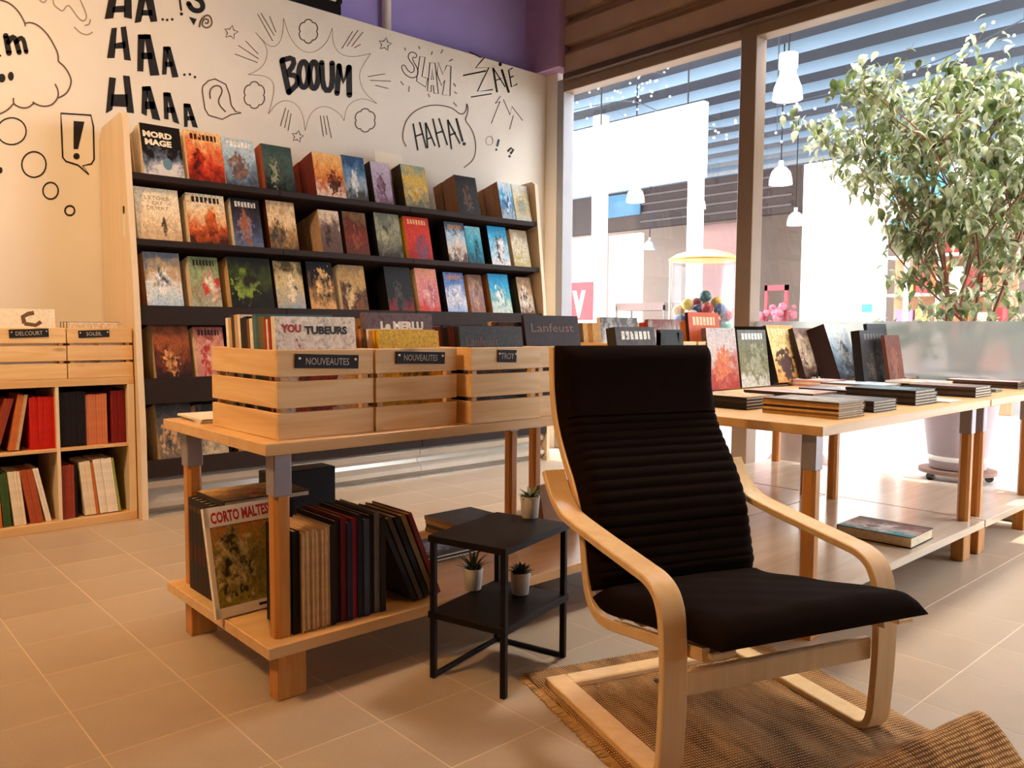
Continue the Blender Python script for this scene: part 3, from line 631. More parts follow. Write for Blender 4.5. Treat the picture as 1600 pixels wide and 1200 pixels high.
# ------------------------------------------------------------------ crates
crate_cache = {}
def crate(name_label, loc, rz, w_=.315, d=.46, h=.252, group=None):
    """front (short side) along local x at y=0, depth to +y"""
    root = empty('pine_crate', loc, rz, name_label, 'crate', group)
    t = .012; sh = (h - 2 * .013) / 3
    key = (w_, d, h)
    if key not in crate_cache:
        a = MB().cbox(0, w_, 0, t, 0, sh, .0015).mesh('slat', M_PINE)
        b = MB().cbox(0, t, 0, d - 2 * t, 0, sh, .0015).mesh('slat', M_PINEY)
        c = MB().cbox(0, .022, 0, .022, 0, h - .002, .0015).mesh('corner_post', M_PINEZ)
        e = MB().cbox(0, .085, 0, d - 2 * t, 0, .009, .0015).mesh('base_slat', M_PINEY)
        crate_cache[key] = (a, b, c, e)
    a, b, c, e = crate_cache[key]
    for k in range(3):
        z = k * (sh + .013)
        link('slat', a, root, (0, 0, z)); link('slat', a, root, (0, d - t, z))
        link('slat', b, root, (0, t, z)); link('slat', b, root, (w_ - t, t, z))
    for x in (t, w_ - t - .022):
        for y in (t, d - t - .022): link('corner_post', c, root, (x, y, .001))
    for x in (.018, w_ / 2 - .0425, w_ - .018 - .085): link('base_slat', e, root, (x, t, .003))
    return root
M_CHALKBD = plain('chalkboard', (24, 17, 15), .7, .1); M_CHALK = plain('chalk', (190, 176, 164), .9, .1, 60.)
def plaque(parent, x, z, w_, h_, words, tilt=0., tw=.68):
    p = MB().cbox(-w_ / 2, w_ / 2, -.004, 0, -h_ / 2, h_ / 2, .001).build('name_plaque', M_CHALKBD, parent, (x, -.0005, z), (0, tilt, 0))
    text(words, M_CHALK, p, (0, -.0046, 0), w_ * tw, h_ * .5, name='chalk_lettering')
    for s in (-1, 1): MB().sphere((0, 0, 0), .0038, 8, 5).build('push_pin', M_WHITE, p, (s * w_ * .44, -.006, h_ * .18))
    return p
ZT1 = .748
def cover_book(label, w_, t_, h_, X, Y, Z, lean=.0, rz=0., side=CR, pal=None, fig=None, title=None, group=None, art=None, name='comic_album', yaw_pivot=None):
    art = art or (cover_mat(pal, w_, h_, fig, title) if pal else None)
    Mx = Matrix.Translation((X, Y, Z)) @ Matrix.Rotation(rz, 4, 'Z') @ Matrix.Rotation(-lean, 4, 'X')
    return make_book(w_, t_, h_, side, art, label, group, Mx, name)

# ================================================================== DISPLAY TABLES
def table(loc, L, W, zt, label, rz=0., top_m=None, shelf_m=None, legs_x=(.062, None), group=None, legs=None):
    """origin at the near left corner, length along x, width along y"""
    r = empty('display_table', loc, rz, label, 'table', group)
    top_m = top_m or M_TOP; shelf_m = shelf_m or M_TOP
    MB().cbox(0, L, 0, W, zt - .034, zt, .002).build('table_top', top_m, r)
    MB().cbox(0, L, 0, W, .146, .18, .002).build('lower_shelf', shelf_m, r)
    for (x, y) in legs or [(.07, .07), (L - .07, .07), (.07, W - .07), (L - .07, W - .07)]:
        lm = MB(); c = .011; a = .025
        oc = [(-a + c, -a), (a - c, -a), (a, -a + c), (a, a - c), (a - c, a), (-a + c, a), (-a, a - c), (-a, -a + c)]
        lm.prism(oc, .18, zt - .15, 'z'); lg = lm.build('leg', M_LEG, r, (x, y, 0))
        MB().cbox(-.027, .027, -.027, .027, zt - .16, zt - .034, .003).build('metal_sleeve', M_SLEEVE, lg)
        fx = .02 if x < L / 2 else -.02
        MB().cbox(-.045, .045, -.028, .028, 0, .146, .003).build('foot', M_LEG, r, (x + fx, y, 0))
    return r
T1X, T1Y = .965, 2.062
table((T1X, T1Y, 0), 1.61, .79, ZT1, 'birch display table carrying pine crates of comics, beside the bookcase')
T1B = T1X + 1.614
table((T1B, T1Y + .012, 0), 1.553, .79, ZT1, 'display table joining the crate table to the window table, carrying upright albums', legs=[(.09, .07), (1.48, .07), (.09, .72), (1.48, .72)], shelf_m=M_TOPW)
# crates on table 1
cr1 = crate('pine crate with a NOUVEAUTES plaque holding white albums, at the end of the crate row', (1.022, 2.105, ZT1), 0, .312)
cr2 = crate('pine crate with a NOUVEAUTES plaque holding a yellow album', (1.338, 2.10, ZT1), 0, .312)
cr3 = crate('pine crate with a TROY plaque set slightly forward in the row', (1.678, 2.06, ZT1), 0, .315)
cr4 = crate('pine crate next to the TROY crate, half hidden by the black armchair', (1.998, 2.075, ZT1), 0, .315)
plaque(cr1, .155, .218, .205, .04, 'NOUVEAUTES', .035)
plaque(cr2, .165, .222, .19, .038, 'NOUVEAUTES', .03)
plaque(cr3, .155, .222, .085, .042, 'TROY', .03)
plaque(cr4, .17, .222, .085, .042, 'TROLLS', .03)
# books inside crates: filed one behind another, covers forward
CN = {'cream': (236, 214, 180), 'white': (238, 226, 208), 'black': (20, 15, 14), 'dark brown': (44, 30, 24), 'tan': (196, 160, 118), 'red': (176, 44, 28), 'orange': (196, 104, 48), 'grey': (96, 88, 84), 'teal': (64, 100, 106), 'olive': (108, 98, 50), 'rust': (120, 62, 40), 'brown': (150, 100, 60), 'dark red': (84, 24, 19), 'pink': (170, 90, 80), 'peach': (206, 160, 130), 'ochre': (190, 130, 70)}
def cname(c): return min(CN, key=lambda k: sum((a - b) ** 2 for a, b in zip(CN[k], c)))
def fill(cr_loc, spec, lean, grp, zoff=.014):
    y = cr_loc[1] + .037; zz = 0
    for (lab, w_, t_, h_, x, side, pal, fig, ttl, wt) in spec:
        if pal is None and ' filed ' in lab: lab = cname(side) + ' edged album filed ' + lab.split(' filed ', 1)[1]
        o = cover_book(lab, w_, t_, h_, cr_loc[0] + x, y, cr_loc[2] + zoff, lean, 0, side, pal, fig, ttl, grp, name='filed_album')
        if wt:
            for (body, col, tx, tz, tw, th, bd) in wt:
                text(body, plain('print_%d_%d_%d' % col, col, .5), o, (w_ * tx, -.0008, h_ * tz), w_ * tw, h_ * th, bold=bd, name='title_lettering')
        y += t_ / math.cos(lean) + .001; zz += 0
WH_ = (238, 226, 208); RE = (176, 44, 28); OR_ = (196, 104, 48)
spec1 = [('white album titled in red and black in the first NOUVEAUTES crate, foremost of its pile', .262, .012, .335, .028, WH_, [WH_, (236, 214, 190), WH_, WH_], [(190, 70, 40), (60, 40, 30)], None,
          [('YOU', (178, 40, 30), .19, .895, .24, .075, .05), ('TUBEURS', (28, 20, 18), .62, .88, .54, .075, .05)])]
for k in range(4): spec1.append(('spare white and red copies behind the foremost white album in the crate', .262, .011, .335 - .004 * k, .028 - .002 * k, RE if k % 2 else WH_, None, None, None, None))
cols1 = [(120, 96, 48), (96, 100, 52), (60, 92, 96), (70, 110, 116), WH_, (120, 70, 40), BK, BK, WH_, TN, (60, 44, 30), TN, WH_]
for k, c in enumerate(cols1): spec1.append(('assorted albums filed at the back of the first NOUVEAUTES crate', .255, rnd.uniform(.014, .024), rnd.uniform(.325, .345), .026, c, None, None, None, None))
fill((1.022, 2.105, ZT1), spec1, math.radians(6), 'albums in the first NOUVEAUTES crate')
YE = (222, 172, 40)
spec2 = [('yellow album in the second NOUVEAUTES crate', .235, .012, .295, .055, YE, [(226, 176, 44), (216, 160, 30), (226, 178, 48), (228, 182, 50)], [(80, 60, 30), (216, 170, 50)], None, None),
         ('yellow spare copy behind the yellow album', .235, .01, .298, .05, YE, None, None, None, None),
         ('cream album between the yellow and the brown one in the crate', .2, .012, .30, .035, WH_, [(240, 206, 176), (240, 206, 176)], None, None, None),
         ('grey brown album titled Le Merlu in the second crate', .27, .014, .352, .025, (120, 84, 60), [(90, 70, 66), (116, 94, 92), (120, 98, 96), (110, 88, 88)], [(190, 160, 120), (100, 80, 76)], None,
          [('Le MERLU', (240, 226, 206), .55, .88, .62, .085, .06)])]
for k, c in enumerate([(190, 130, 70), (150, 100, 60), TN, DB, (120, 60, 40), TN, DB, RE, WH_]): spec2.append(('assorted albums filed at the back of the second NOUVEAUTES crate', .26, rnd.uniform(.016, .026), rnd.uniform(.30, .335), .026, c, None, None, None, None))
fill((1.338, 2.10, ZT1), spec2, math.radians(7), 'albums in the second NOUVEAUTES crate')
spec3 = [('dark grey album with brown title in the TROY crate', .285, .012, .312, .016, (50, 44, 42), [(46, 40, 36), (60, 54, 50), (66, 62, 58), (56, 52, 50)], [(110, 64, 34), (56, 50, 46)], None,
          [('Lanfeust', (104, 62, 36), .34, .83, .5, .09, 0.)])]
for k in range(13): spec3.append(('thin dark red and pink edged albums filed in the TROY crate', .28, rnd.uniform(.012, .022), rnd.uniform(.30, .318), .016, rnd.choice([(96, 26, 20), (40, 20, 20), (170, 90, 80), (70, 22, 18), (206, 160, 130), (30, 20, 24)]), None, None, None, None))
fill((1.678, 2.06, ZT1), spec3, math.radians(9), 'albums in the TROY crate')
spec4 = [('dark brown album titled Lanfeust in the crate beside the TROY crate', .285, .014, .355, .016, (40, 22, 16), [(40, 22, 16), (54, 30, 22), (50, 28, 22), (44, 24, 18)], [(70, 40, 26), (40, 24, 18)], None,
          [('Lanfeust', (120, 76, 50), .5, .87, .78, .09, 0.)])]
for k in range(9): spec4.append(('dark albums filed behind the Lanfeust album', .28, .02, rnd.uniform(.30, .335), .016, rnd.choice([DB, BK, (96, 60, 40), TN]), None, None, None, None))
fill((1.998, 2.075, ZT1), spec4, math.radians(10), 'albums in the crate beside the TROY crate')
# flat white comics on the table end
for k in range(2):
    make_book(.17, .007, .24, WH_, plain('white_cover', (236, 228, 216), .4), 'thin white comics lying on the table behind the crates', 'thin white comics on the table',
              Matrix.Translation((1.0 + .004 * k, 2.61, ZT1 + .0075 + .0078 * k)) @ Matrix.Rotation(math.radians(-8 + 6 * k), 4, 'Z') @ Matrix.Rotation(math.radians(-90), 4, 'X') @ Matrix.Translation((0, -0.0, 0)))
# ---- lower shelf of table 1
Z1 = .181
def spine_book(label, X, Y, Z, t_, w_, h_, c, lean=0., group=None, pages_front=False, rot90=False, name='comic_album'):
    """book standing with its spine (or fore edge) towards -y; thickness along x; lean about y (top towards -x if positive)"""
    me, pg = book_mesh(w_, t_, h_, spine_mat(c))
    o = link(name, me); link('page_block', pg, o)
    if pages_front: R = Matrix.Rotation(math.radians(-90), 4, 'Z') @ Matrix.Translation((-w_, 0, 0))
    else: R = Matrix.Translation((t_, 0, 0)) @ Matrix.Rotation(math.radians(90), 4, 'Z')
    if rot90: R = Matrix.Rotation(math.radians(-90), 4, 'Z') @ R
    o.matrix_world = Matrix.Translation((X, Y, Z)) @ Matrix.Rotation(-lean, 4, 'Y') @ R
    return tag(o, label, 'book', group)
# black volumes, spines towards the end of the table (-x)
yy = 2.475
for k in range(7):
    t_ = .036; me, pg = book_mesh(.25, t_, .31, spine_mat((26, 18, 17)))
    o = link('black_volume', me); link('page_block', pg, o, ); o.matrix_world = Matrix.Translation((1.0, yy, Z1))
    MB().box(-.0008, 0, .002, t_ - .002, .27, .285).build('spine_band', spine_mat((70, 52, 46)), o); MB().box(-.0008, 0, .002, t_ - .002, .1, .16).build('spine_band', spine_mat((60, 22, 20)), o)
    tag(o, 'black spined volumes in a tight row on the crate table lower shelf', 'book', 'black spined volumes'); yy += t_ + .0008
tag(MB().cbox(0, .26, 0, .10, 0, .36, .003).build('black_box_file', M_BLACK, None, (1.28, 2.70, Z1)), 'tall black box file behind the black volumes on the lower shelf', 'box file')
# big white framed album leaning on them
lean = math.radians(14)
o = make_book(.245, .014, .335, WH_, cover_mat([(150, 140, 60), (120, 104, 40), (150, 130, 60), (200, 110, 50)], .245, .335, [(52, 44, 22), (196, 176, 120)], None, figc=(.3, .45), figr=(.3, .36), busy=7.), 'white framed large album titled CORTO MALTESE leaning on the lower shelf by the table end', None,
              Matrix.Translation((.94, 2.36, Z1 + .0035)) @ Matrix.Rotation(math.radians(3), 4, 'Z') @ Matrix.Rotation(-lean, 4, 'X'))
mb = MB()
for b_ in [(.0, .014, 0, .335), (.232, .245, 0, .335), (0, .245, 0, .03), (0, .245, .275, .335)]: mb.box(b_[0], b_[1], -.0012, 0, b_[2], b_[3])
mb.build('white_border', plain('border_white', (236, 222, 204), .35), o)
text('CORTO MALTESE', plain('title_red', (176, 36, 24), .5), o, (.1225, -.0016, .304), .205, .036, (0, -.03, 0), .04, 'title_lettering')
MB().box(.14, .19, -.0016, -.0012, .012, .02).build('publisher_mark', M_INK, o)
# front row
x = 1.035
x += .0
spine_book('thick black album beside the near table leg on the lower shelf', 1.064, 2.112, Z1, .022, .17, .30, BK); x = 1.088
for k in range(6):
    t_ = .0145; spine_book('cream paged albums standing fore edge out on the lower shelf', x, 2.10 + .003 * (k % 2), Z1, t_, .2, .293 + .004 * (k % 3), TN, 0, 'cream paged albums', True); x += t_ + .0006
SP = [(34, 26, 30), (24, 18, 18), (96, 22, 26), (40, 40, 62), (130, 30, 40), (30, 34, 50), (60, 66, 84), (26, 20, 20), (100, 96, 96), (34, 26, 24)]
for k, c in enumerate(SP):
    t_ = .019; hh = .30 + .018 * ((k * 7) % 3) / 2
    spine_book('%s spined album, %s past the cream paged albums on the lower shelf' % (['charcoal', 'black', 'dark red', 'navy', 'crimson', 'dark blue', 'slate', 'brown black', 'grey', 'dark brown'][k], ordn[k]), x, 2.105 + .004 * ((k * 5) % 3), Z1, t_, .235, hh, c); x += t_ + .0006
for k, c in enumerate([(40, 36, 36), (70, 60, 50), (30, 26, 26), (120, 96, 60), (120, 36, 26)]):
    spine_book('%s album tilted against the upright albums on the lower shelf' % ['black', 'grey brown', 'dark', 'ochre spotted', 'red'][k], x + .105 + k * .024, 2.11, Z1 + .007, .017, .23, .305, c, math.radians(24 - .4 * k))
# flat ones further along the shelf
def flat_stack(label, X, Y, Z, w_, d, n, t_, side, pal, fig=None, rz=0., group=None, ttl=None):
    """w_ along x, d along y"""
    art = cover_mat(pal, w_, d, fig, ttl)
    for k in range(n):
        me, pg = book_mesh(w_, t_, d, spine_mat(side[k % len(side)]), art if k == n - 1 else None)
        o = link('comic_album', me); link('page_block', pg, o)
        o.matrix_world = Matrix.Translation((X, Y, Z + (k + 1) * t_ + .0006 * k)) @ Matrix.Rotation(rz + rnd.uniform(-.02, .02) * (k > 0), 4, 'Z') @ Matrix.Rotation(math.radians(-90), 4, 'X')
        lab = label if k == n - 1 else 'lower albums, ' + label.replace('album', 'pile', 1).replace(' on the pile', '').replace(' on top of a low pile', '')
        tag(o, lab, 'book', group or ('pile: ' + label))
flat_stack('glossy blue grey album lying behind the tilted albums', 1.72, 2.42, Z1, .3, .23, 2, .012, [DB, BK], [(60, 56, 60), (150, 165, 190), (80, 84, 96)], [(190, 200, 215), (90, 90, 100)])
flat_stack('olive grey album on the low pile behind the black side table', 2.05, 2.53, Z1, .26, .3, 4, .017, [(150, 120, 84), (90, 76, 56), TN], [(60, 54, 50), (80, 72, 64), (66, 60, 56)])
tag(MB().prism([(0, 0), (.24, 0), (.26, .15), (.2, .2), (0, .2)], 0, .03, 'y').build('cardboard_wedge', plain('kraft', (150, 108, 74), .7), None, (2.42, 2.46, Z1 + .0065), (-.2, 0, .1)), 'brown cardboard wedge standing on the lower shelf behind the side table', 'board')

# ---- island tables
ZI = .748
table((2.535, 1.285, 0), 1.61, .775, ZI, 'display table covered with flat comic piles, its corner just behind the armchair', 0.006, shelf_m=M_TOPW)
table((4.152, 1.293, 0), .87, 1.6, ZI, 'display table pushed up to the window and joined to the comic piles table', 0.006, shelf_m=M_TOPW)
# thick book on the lower shelf
q = pz(1475, 832, .181)
o = make_book(.31, .045, .24, (30, 20, 18), cover_mat([(60, 150, 160), (200, 190, 180), (150, 110, 100), (90, 66, 60)], .31, .24, [(226, 220, 214), (96, 70, 64)]), 'thick dark album with pink and teal cover on the lower shelf below the piles', None,
              Matrix.Translation((3.33, 1.345, .181 + .0455)) @ Matrix.Rotation(math.radians(-2), 4, 'Z') @ Matrix.Rotation(math.radians(-90), 4, 'X'))
o.matrix_world = Matrix.Translation((3.36, 1.625, .181)) @ Matrix.Rotation(math.radians(-88), 4, 'Z') @ Matrix.Translation((0, 0, .0455)) @ Matrix.Rotation(math.radians(-90), 4, 'X')
GY = (96, 88, 84)
PG = (196, 150, 84)
def st(label, near, left_len, right_len, n, t_, side, pal, fig=None, rz=.006, z=ZI + .0008, ttl=None):
    q = pz(near[0], near[1], z)
    flat_stack(label, q[0], q[1], z, right_len, left_len, n, t_, side, pal, fig, rz, None, ttl)
st('glossy grey album on the pile at the table corner', (1310, 655), .30, .205, 7, .0078, [PG, (120, 84, 44), (206, 166, 104), DB, PG, (150, 110, 60), (96, 66, 36)], [(110, 96, 84), (150, 136, 120), (120, 108, 100)], [(90, 70, 60), (170, 160, 150)])
st('dark photo album on the pile next to the corner pile', (1365, 645), .27, .21, 4, .0105, [BK, DB], [(50, 40, 38), (90, 80, 78), (70, 62, 60)], [(120, 104, 96), (60, 52, 50)])
st('brown album on the dark pile beside the armchair back', (1166, 641), .26, .21, 4, .012, [BK, BK, DB], [(150, 110, 70), (190, 150, 100), (150, 120, 90)], [(206, 170, 120), (120, 90, 60)])
st('blue sheen album on the tall dark pile at the front table edge', (1430, 634), .30, .23, 5, .012, [BK, (60, 50, 50)], [(50, 60, 66), (80, 100, 108), (60, 66, 70)], [(130, 150, 158), (50, 50, 54)])  # the bluish sheen is painted into the top cover's colours
st('pink brown album lying across the piles behind the corner pile', (1270, 628), .34, .24, 3, .011, [DB, BK], [(150, 110, 100), (190, 150, 136), (160, 120, 110)], [(120, 76, 66), (200, 166, 150)])
st('white leaflet at the front table edge', (1484, 630), .2, .15, 1, .006, [WH_], [(214, 206, 200), (222, 214, 206)])
st('brown grey album on the pile above the rear table leg', (1524, 622), .30, .22, 4, .012, [DB, (70, 56, 50)], [(110, 90, 84), (150, 130, 122), (120, 104, 98)], [(90, 70, 66), (170, 150, 140)])
st('grey leaflet by the table seam', (1556, 613), .2, .1, 2, .007, [GY], [(150, 140, 138), (130, 124, 122)])
st('dark edged pink album on the pile by the window', (1590, 608), .36, .2, 3, .012, [(70, 50, 50), DB], [(190, 150, 146), (200, 170, 164), (180, 150, 148)], [(150, 100, 96), (210, 190, 184)])
st('white and blue album in the second row of piles', (1380, 612), .34, .26, 3, .010, [GY, WH_], [(206, 204, 206), (160, 176, 190), (214, 210, 208)], [(120, 146, 170), (226, 222, 218)])
st('violet grey album beside the white and blue one', (1415, 602), .2, .18, 4, .011, [(90, 66, 76), DB], [(120, 96, 104), (150, 126, 130)], [(96, 70, 80), (160, 140, 144)])
st('large white album in the back row of piles near the window', (1470, 595), .30, .30, 3, .012, [WH_], [(232, 222, 210), (236, 228, 216), (230, 206, 196)], [(214, 130, 130), (238, 230, 220)])
st('grey violet album on the pile behind the tall dark pile', (1330, 622), .26, .24, 3, .011, [DB, GY, BK], [(120, 112, 112), (150, 146, 150), (110, 104, 106)], [(170, 166, 170), (90, 84, 86)])
st('cream titled album on the pile in the middle of the table', (1462, 612), .26, .23, 4, .011, [WH_, GY, DB], [(190, 176, 166), (214, 204, 196), (170, 156, 148)], [(150, 110, 100), (214, 206, 198)])
st('rose album on the pile under the ficus window', (1545, 600), .28, .24, 3, .011, [WH_, DB], [(200, 160, 156), (222, 196, 190), (206, 176, 170)], [(170, 110, 110), (230, 216, 210)])
st('pale album on the pile in front of the pale blue upright one', (1365, 599), .24, .22, 4, .012, [WH_, GY], [(226, 216, 208), (206, 214, 222), (232, 226, 218)], [(150, 170, 190), (230, 224, 216)])
st('pink white album on the pile before the ELRIC album', (1295, 606), .24, .22, 3, .012, [(206, 150, 150), WH_], [(214, 170, 168), (232, 216, 210), (226, 200, 196)], [(190, 130, 130), (236, 226, 220)])
# upright albums at the back of the island
def upright(label, xl, xr, yb, h_, t_, side, pal, fig=None, ttl=None, lean=14, z=ZI + .002, words=None, Yb=None, rz=.0):
    if Yb is None: q = pz(xl, yb, z)
    else: q = py(xl, yb, Yb)
    qr = py(xr, yb, q[1]); w_ = max(.12, qr[0] - q[0])
    lz = t_ * math.sin(math.radians(lean)); h_ *= 1.06
    o = cover_book(label, w_, t_, h_, q[0], q[1], z + lz, math.radians(lean), rz, side, pal, fig, ttl, 'upright albums on the island tables')
    if words:
        text(words, M_CREAM, o, (w_ * .5, -.0008, h_ * .08), w_ * .6, h_ * .07, bold=.04, name='title_lettering')
    return o
upright('upright pink grey album with a red lower third, next to the armchair back', 1112, 1157, 604, .30, .03, (110, 84, 80), [(150, 46, 38), (170, 90, 70), (190, 176, 170), (180, 170, 168)], [(206, 120, 60), (176, 80, 70)], None, 8, Yb=2.36)
upright('upright grey green album with a white splash title', 1160, 1204, 602, .29, .04, DB, [(190, 190, 178), (120, 116, 84), (110, 110, 76), (96, 96, 92)], [(150, 150, 130), (96, 100, 60)], (226, 226, 216), 8, Yb=2.36)
upright('upright orange album with rays and a dark tower', 1217, 1258, 598, .31, .075, BK, [(190, 130, 70), (226, 178, 110), (236, 200, 140), (214, 160, 96)], [(70, 50, 46), (90, 66, 56)], (240, 214, 160), 16, Yb=2.32)
upright('upright brown album titled ELRIC with pale flames', 1262, 1304, 596, .31, .03, DB, [(50, 34, 32), (110, 86, 76), (206, 180, 150), (120, 96, 88)], [(236, 214, 190), (110, 80, 70)], None, 18, words='ELRIC', Yb=2.26)
upright('upright pale blue album on a thick black stack', 1314, 1346, 592, .31, .11, (40, 22, 20), [(90, 96, 110), (150, 176, 196), (206, 220, 226), (226, 226, 220)], [(80, 88, 104), (220, 216, 206)], None, 20, Yb=2.14)
upright('upright black album with a small flame, last of the upright row', 1352, 1394, 588, .29, .05, BK, [(40, 36, 32), (34, 30, 28), (44, 38, 34), (30, 26, 26)], [(90, 84, 74), (40, 36, 32)], (90, 86, 84), 8, Yb=2.0)
upright('upright black album peeking over the flame album', 1364, 1394, 588, .33, .02, BK, [(26, 20, 22), (30, 26, 28), (26, 22, 24)], None, None, 8, Yb=2.07)
upright('russet album leaning beside the flame album', 1393, 1416, 588, .27, .02, (110, 60, 44), [(96, 50, 38), (120, 66, 50), (110, 60, 46)], [(140, 84, 60), (90, 46, 36)], None, 10, Yb=1.93)
upright('upright dark comic with a white brush title behind the armchair', 975, 1036, 600, .30, .05, (50, 44, 36), [(90, 50, 36), (130, 84, 64), (80, 72, 66), (60, 54, 50)], [(190, 120, 90), (60, 50, 46)], (226, 220, 210), 10, Yb=2.16)
bs = empty('book_stand', (*[float(v) for v in py(1040, 600, 2.17)[:2]], ZI), label='small black slanted book stand behind the armchair top', cat='stand')
MB().box(0, .165, 0, .02, .245, .315).build('rest', M_BLACK, bs, rot=(-.12, 0, 0)); MB().box(.0, .03, .03, .055, 0, .3).build('upright', M_BLACK, bs); MB().box(.13, .16, .03, .055, 0, .3).build('upright', M_BLACK, bs); MB().box(0, .165, -.06, .1, 0, .012).build('base', M_BLACK, bs)
tag(MB().cbox(.04, .12, .0, .03, .0, .2, .002).build('comic_album', spine_mat(WH_), None, (bs.location.x, bs.location.y - .05, ZI + .013), (-.15, 0, 0)), 'small white comic on the black book stand', 'book')
for (lab, X, Y, sp) in [('pine crate of pale comics on the table behind the armchair', 2.70, 2.36, [('white and blue album at the front of the crate behind the armchair', .26, .02, .355, .026, WH_, [(206, 206, 206), (60, 110, 150), (226, 226, 226), (90, 84, 80)], None, None, None)] + [('pale comics filed in the crate behind the armchair', .26, .028, .33, .026, c, None, None, None, None) for c in (WH_, TN, WH_, GY, CR, TN, WH_, TN)]),
                        ('pine crate of mixed comics behind the upright dark comic', 3.06, 2.38, [('grey windowed album at the front of the mixed crate', .25, .02, .35, .03, (150, 70, 60), [(170, 160, 156), (130, 90, 84), (170, 160, 156), (110, 60, 54)], None, None, None)] + [('mixed comics filed in the crate behind the upright dark comic', .26, .03, .335, .026, c, None, None, None, None) for c in (RE, WH_, CR, WH_, TN, CR, WH_)]),
                        ('pine crate with an orange framed album near the ball machine', 3.42, 2.40, [('orange album in a dark frame at the front of the crate near the ball machine', .27, .02, .39, .022, (60, 24, 18), [(70, 26, 18), (190, 84, 44), (196, 90, 50), (186, 80, 44)], None, (240, 190, 150), None)] + [('orange and tan comics filed behind the orange framed album', .26, .03, .345, .026, c, None, None, None, None) for c in (OR_, TN, WH_, OR_, TN, BK, WH_)])]:
    crate(lab, (X, Y, ZI), 0, .315, .44); fill((X, Y, ZI), sp, math.radians(7), lab.replace('pine crate', 'comics in the crate'))
for k in range(6):
    spine_book('slim black and white comics standing by the mullion on the window table', 4.36 + k * .024, 2.6, ZI + .001, .021, .2, .33 - .008 * (k % 3), [BK, DB, WH_, BK, GY, BK][k], 0, 'slim comics by the mullion')

# ================================================================== CUBE SHELF
CX0, CX1, CY = .40, 1.428, 4.66
ck = empty('cube_shelf', (CX0, CY, 0), label='low pine cube shelf packed with comics beside the bookcase', cat='shelf')
def cpart(mb, n, m=None): return mb.build(n, m or M_PANEL, ck, (-CX0, -CY, 0))
cpart(MB().cbox(CX0, CX1, CY, 5.10, .745, .785, .002), 'top_board', M_TOP)
cpart(MB().cbox(CX0, CX1, CY, 5.10, .0, .045, .002), 'bottom_board', M_TOP)
for x in (CX0, 1.392): cpart(MB().cbox(x, x + .036, CY, 5.10, .045, .745, .002), 'side_panel')
for x in (.722, 1.043): cpart(MB().cbox(x, x + .017, CY + .004, 5.09, .045, .745, .002), 'divider')
for a, b_ in ((.436, .722), (.739, 1.043), (1.06, 1.392)): cpart(MB().cbox(a, b_, CY + .004, 5.09, .408, .425, .002), 'shelf', M_TOP)
cpart(MB().box(CX0 + .02, CX1 - .02, 5.09, 5.10, .03, .76), 'back_panel', M_SHELF)
def row(xs, z, specs, lean=0., y=CY + .03):
    x = xs; pl_ = 0.
    for (label, c, n, t_, h_, ln) in specs:
        x += max(0, h_ * (math.sin(math.radians(ln)) - math.sin(math.radians(pl_)))) if ln > pl_ else 0; pl_ = ln
        for k in range(n):
            spine_book(label, x, y + rnd.uniform(0, .008), z, t_, .2, h_ * rnd.uniform(.985, 1.0), c, math.radians(ln), label, name='slim_comic')
            x += t_ / math.cos(math.radians(ln)) + .0006
BL2 = (26, 18, 18); SAL = (206, 120, 76); DR = (128, 26, 16); OR = (196, 104, 48); RR = (196, 34, 22); CRM = (232, 212, 180)
row(1.064, .4255, [('black spined comics in the upper cubby by the bookcase panel', BL2, 9, .0135, .29, 0), ('salmon spined comics in the upper cubby by the bookcase panel', SAL, 8, .0125, .272, 0)])
row(1.315, .4255, [('dark red spined comics at the right of the upper cubby', DR, 6, .0115, .288, 0)])
row(.93, .4255, [('bright red spined comics against the cube shelf divider', RR, 9, .012, .272, 0)])
row(.832, .4325, [('orange spined comics tilted towards the red ones', OR, 2, .014, .285, -10), ('tan spined comic tilted towards the red ones', TN, 1, .016, .285, -10)])
row(.748, .4325, [('dark red comics tilted in the upper cubby', (150, 60, 36), 3, .013, .275, -16)])
row(1.064, .0455, [('rust red spined comics in the lower cubby by the bookcase panel', (150, 60, 40), 5, .012, .285, 0), ('black spined comic among the rust red ones', BL2, 1, .012, .285, 0)])
row(1.150, .0505, [('cream spined comics tilted in the lower cubby by the bookcase panel', CRM, 4, .013, .292, 5), ('orange spined comic between cream ones', OR, 1, .012, .285, 5), ('white spined comics tilted beside the orange spine', WH_, 7, .0125, .30, 6), ('green edged comic at the end of the white ones', (150, 160, 70), 1, .011, .298, 6.5)])
row(.745, .0455, [('red spined comic in the left lower cubby', RR, 1, .014, .25, 0), ('orange spined comics in the left lower cubby', OR, 2, .012, .27, 2), ('dark green spined comics in the left lower cubby', (60, 84, 40), 2, .018, .275, 3), ('cream spined comics in the left lower cubby', CRM, 4, .013, .28, 5), ('rust spined comics tilted in the left lower cubby', (170, 80, 46), 4, .014, .285, 9), ('white spined comics tilted at the divider in the left lower cubby', WH_, 2, .012, .288, 11)])
